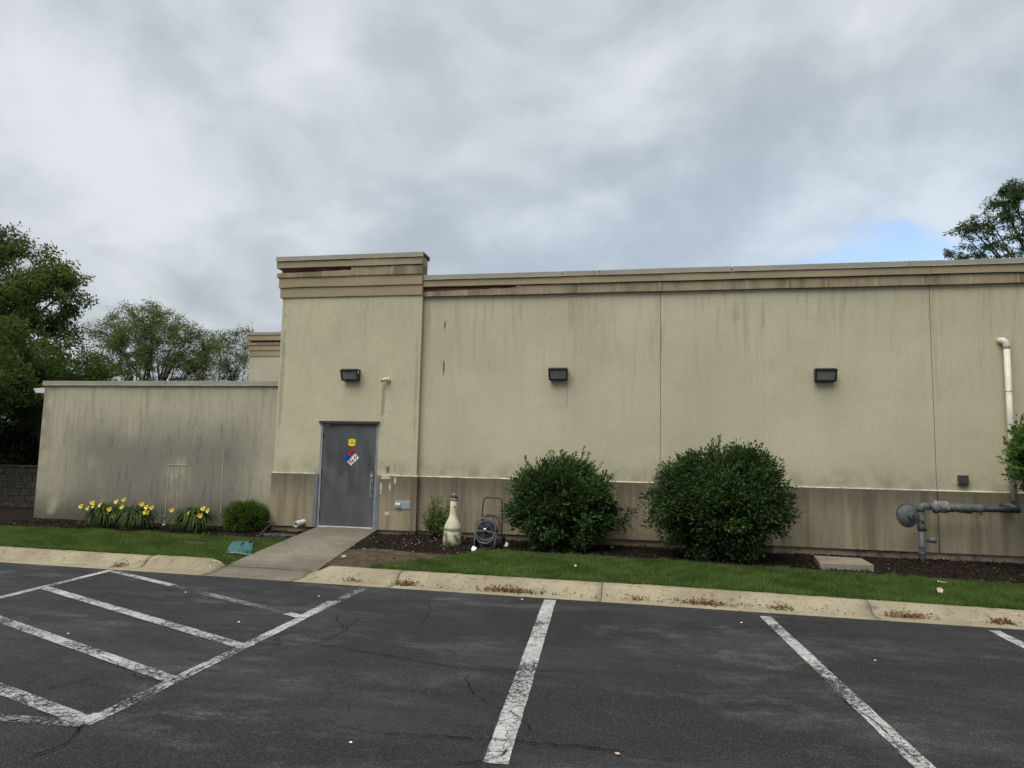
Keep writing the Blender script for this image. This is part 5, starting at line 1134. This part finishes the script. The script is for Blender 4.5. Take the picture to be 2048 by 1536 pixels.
grow('locust_tree', (b.x + 1.2, 33, 0.1), [lobe(2060, 470, 33, 2.9, 2.0, 0.9), lobe(2050, 400, 33, 1.8, 1.6, 0.8), lobe(1975, 440, 33, 1.3, 1.2, 0.35), lobe(1965, 500, 33, 1.4, 1.2, 0.40), lobe(2120, 420, 33, 2.6, 2.0, 2.2), lobe(2100, 560, 33, 3.4, 2.4, 1.6), lobe(2030, 370, 33, 0.8, 0.8, 0.4), lobe(1945, 450, 33, 0.9, 0.9, 0.30), lobe(1935, 505, 33, 0.9, 0.9, 0.30), lobe(2000, 400, 33, 0.9, 0.9, 0.35)],
     'feathery dark green tree rising behind the roof at the right edge', 'tree', M_LF_C, 30, 330, 14000, 0.17, 77, 0.22, 0.50, droop=0.20, leaf_aspect=0.26, spread=0.085, twig_r=0.018, wexp=0.40)
b = on_plane(2120, 900, 13.0)
grow('standard_shrub', (6.85, 13.0, 0.15), [((6.72, 13.0, 2.05), (0.98, 0.9, 0.62)), ((6.6, 12.95, 2.45), (0.7, 0.7, 0.42)), ((6.9, 13.1, 1.75), (0.9, 0.8, 0.42)), ((6.08, 12.95, 2.02), (0.46, 0.5, 0.50)), ((6.35, 12.9, 2.5), (0.5, 0.5, 0.35))],
     'leafy bright green small tree poking in at the right edge', 'tree', M_LF_R, 14, 420, 30000, 0.080, 88, 0.06, 0.40, spread=0.06, twig_r=0.005)

# block wall at the far left
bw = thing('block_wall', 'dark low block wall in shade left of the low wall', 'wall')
M_BLOCK = concrete_mat('block_concrete_shaded', (0.012, 0.011, 0.009), (0.024, 0.022, 0.018), 0.6, 2.0)  # tree shade is put into this near-black block colour
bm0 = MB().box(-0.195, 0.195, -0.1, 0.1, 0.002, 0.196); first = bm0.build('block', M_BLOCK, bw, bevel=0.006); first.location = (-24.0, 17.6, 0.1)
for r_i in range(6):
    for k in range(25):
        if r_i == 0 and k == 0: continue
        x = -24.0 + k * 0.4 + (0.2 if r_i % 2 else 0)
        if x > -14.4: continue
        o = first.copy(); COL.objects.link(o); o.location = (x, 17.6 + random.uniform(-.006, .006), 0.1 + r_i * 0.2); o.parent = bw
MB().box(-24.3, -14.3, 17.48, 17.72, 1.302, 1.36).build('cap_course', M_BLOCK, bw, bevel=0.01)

# ================================================================== STUFF
def grass(name, label, n, xr, y0f, y1f, reject=None, hgt=(0.035, 0.075)):
    x = rng.uniform(xr[0], xr[1], n); y = y0f(x) + rng.random(n) * (y1f(x) - y0f(x))
    if reject is not None:
        k = ~reject(x, y); x, y = x[k], y[k]; n = len(x)
    z = gz_np(x, y) + 0.010; hh = rng.uniform(*hgt, n) * (0.7 + 0.6 * np.sin(x * 2.3 + y * 3.1) ** 2 * np.sin(x * 7.7 - y * 5.3) ** 2) * np.where(rng.random(n) < 0.03, 1.7, 1.0); a = rng.uniform(0, 2 * np.pi, n); w_ = rng.uniform(0.003, 0.006, n); lean = rng.normal(0, 0.5, (n, 2)) * hh[:, None]
    V = np.empty((n, 3, 3)); V[:, 0] = np.stack([x - np.cos(a) * w_, y - np.sin(a) * w_, z], 1); V[:, 1] = np.stack([x + np.cos(a) * w_, y + np.sin(a) * w_, z], 1)
    V[:, 2] = np.stack([x + lean[:, 0], y + lean[:, 1], z + hh], 1)
    tn = np.clip(rng.random(n) * 0.7 + 0.22 * np.sin(x * 1.7 + 2 * np.sin(y * 2.2)) * np.sin(x * 5.1 + y * 4.0) + 0.14, 0, 1) + (rng.random(n) < 0.02) * 0.6
    o = np_obj(name, V.reshape(-1, 3), np.arange(n * 3).reshape(n, 3), M_GRASS, None, np.repeat(tn, 3)); return kind(o, 'stuff', label)
kbn = lambda x: 9.86 - 0.029 * x + 0.65
ern = lambda x: 12.62 - np.maximum(0, x + 1.0) * 0.115 + 0.03 * np.sin(x * 7)
eln = lambda x: 12.9 - 0.05 * np.sin(x * 1.3) + 0.05 * np.sin(x * 6.1)
# the right lawn tapers to a point beside the bare dirt
rej = lambda x, y: (x < -3.05 + 0.55 * np.sin(y * 9) * 0.12) & (y > kbn(x) + 0.10 + (x + 4.35) * 1.15 + 0.06 * np.sin(x * 23))
grass('grass', 'short green grass of the lawn strip right of the ramp', 190000, (-4.3, 8.6), lambda x: kbn(x) - 0.015, ern, rej)
bp_ = on_ground(385, 1085, 0.2)
rej2 = lambda x, y: (x > -6.80 - (y - 10.83) * 0.066 + 0.012 * np.sin(y * 31)) | (((x - bp_.x) / 0.30) ** 2 + ((y - bp_.y) / 0.20) ** 2 < 1.0 + 0.4 * np.sin(x * 30))
grass('grass', 'short green grass of the lawn strip left of the ramp', 155000, (-16.0, -6.72), lambda x: kbn(x) - 0.015, eln, rej2)
th = np.linspace(0, 2 * np.pi, 19)[:-1]
o = MB().add([(bp_.x + 0.27 * math.cos(a), bp_.y + 0.18 * math.sin(a), gz_at(bp_.x, bp_.y) + 0.022) for a in th], [tuple(range(18))]).build('bare_patch', M_DIRT); kind(o, 'structure', 'round bare patch of dirt in the left lawn')

def chips(name, label, n, xr, yr, size, mat, zoff=0.012, keep=None, flatness=0.35, tone=None):
    x = rng.uniform(*xr, n); y = rng.uniform(*yr, n)
    if keep is not None: k = keep(x, y); x, y = x[k], y[k]; n = len(x)
    P = np.stack([x, y, gz_np(x, y) + zoff + rng.random(n) * 0.012], 1); D = rand_dirs(n); D[:, 2] *= flatness
    V, F = leaf_quads(P, D, rng.uniform(0.5, 1.4, n) * size, 0.45, 0.3, 0.9)
    return kind(np_obj(name, V, F, mat, None, np.repeat(rng.random(n) ** 2.2 if tone is None else rng.random(n), 4)), 'stuff', label)
inbed = lambda x, y: np.where(x < -6.9, y > eln(x), np.where(x < -3.2, True, y > ern(x) + 0.03)) & ~((x > -7.05) & (x < -5.15))
chips('mulch_chips', 'shredded dark wood mulch covering the bed along the wall', 26000, (-14.2, 9.0), (11.6, 14.5), 0.045, M_CHIP, keep=lambda x, y: inbed(x, y) & ~((x < -3.2) & (x > -5.2) & (y < 12.2)))
chips('dirt_debris', 'pale bits of debris scattered on the dirt beside the ramp', 230, (-5.6, -3.0), (10.9, 14.3), 0.040, flat('pale_bits', (0.24, 0.19, 0.14), 0.8, var=0.4, scale=40), 0.016, keep=lambda x, y: x > -5.15 - (y - 10.7) * 0.13)
chips('bed_debris', 'pale dry leaf bits scattered through the mulch bed', 520, (-14, 9), (12.3, 14.4), 0.038, M_DRYLEAF, 0.018, keep=inbed, tone=1)
def gutter_pile(x0, x1, n, label):
    n = int(n * 0.75)
    a = on_ground(*x0, 0.02); b = on_ground(*x1, 0.02); u = np.clip(rng.normal(0.5, 0.2, n), 0, 1); x = a.x + (b.x - a.x) * u
    d = 0.27 + np.abs(rng.normal(0, 0.045, n)) * np.where(rng.random(n) < 0.5, 1, -1.0)
    y = 9.86 - 0.029 * x + d; hz = np.interp(d, [p[0] for p in PROF[1:11]], [p[1] for p in PROF[1:11]])
    P = np.stack([x, y, hz + 0.004 + rng.random(n) * 0.028 * np.exp(-((d - .29) / .06) ** 2)], 1); D = rand_dirs(n); D[:, 2] *= 0.35
    V, F = leaf_quads(P, D, rng.uniform(0.5, 1.3, n) * 0.042, 0.5, 0.3, 0.6)
    kind(np_obj('leaf_litter', V, F, M_DRYLEAF, None, np.repeat(rng.random(n) ** 1.3, 4)), 'stuff', label)
gutter_pile((690, 1156), (732, 1160), 70, 'small pile of dry leaves in the gutter near the ramp')
gutter_pile((795, 1160), (852, 1164), 260, 'pile of brown leaves in the gutter below the receptacle')
gutter_pile((960, 1172), (1090, 1182), 520, 'longest pile of red brown leaves in the gutter below the left bush')
gutter_pile((1245, 1191), (1300, 1195), 60, 'thin scatter of leaves in the gutter right of the kerb joint')
gutter_pile((1350, 1204), (1470, 1213), 330, 'pile of brown leaves in the gutter below the larger bush')
gutter_pile((1530, 1217), (1595, 1222), 120, 'small leaf pile in the gutter near the right stall line')
gutter_pile((1770, 1233), (1890, 1243), 330, 'pile of brown leaves in the gutter at the right')
gutter_pile((1980, 1249), (2060, 1254), 240, 'leaf pile in the gutter at the right edge of the frame')
gutter_pile((232, 1128), (262, 1131), 110, 'clump of dead leaves in the wide kerb crack at the left')
gutter_pile((600, 1146), (2040, 1251), 260, 'loose leaves strewn all along the gutter')
# weeds
for (px, py, z, n, lab) in [(252, 1122, 0.03, 60, 'small weed sprouting from the wide kerb crack'), (898, 1096, 0.21, 110, 'tuft of grass at the foot of the cream receptacle')]:
    c = on_ground(px, py, z); zz = gz_at(c.x, c.y) if z > 0.1 else 0.01
    V = []; F = []
    for i in range(n):
        a = rng.uniform(0, 6.28); r0 = abs(rng.normal(0, 0.045)); x, y = c.x + r0 * math.cos(a) * 1.5, c.y - 0.06 + r0 * math.sin(a); hh = rng.uniform(0.06, 0.15); l = rng.normal(0, 0.03, 2); o = len(V)
        V += [(x - 0.004, y, zz), (x + 0.004, y, zz), (x + l[0], y + l[1], zz + hh)]; F.append((o, o + 1, o + 2))
    tag(np_obj('weed_tuft', V, F, M_GRASS, None, rng.random(len(V))), lab, 'weed')
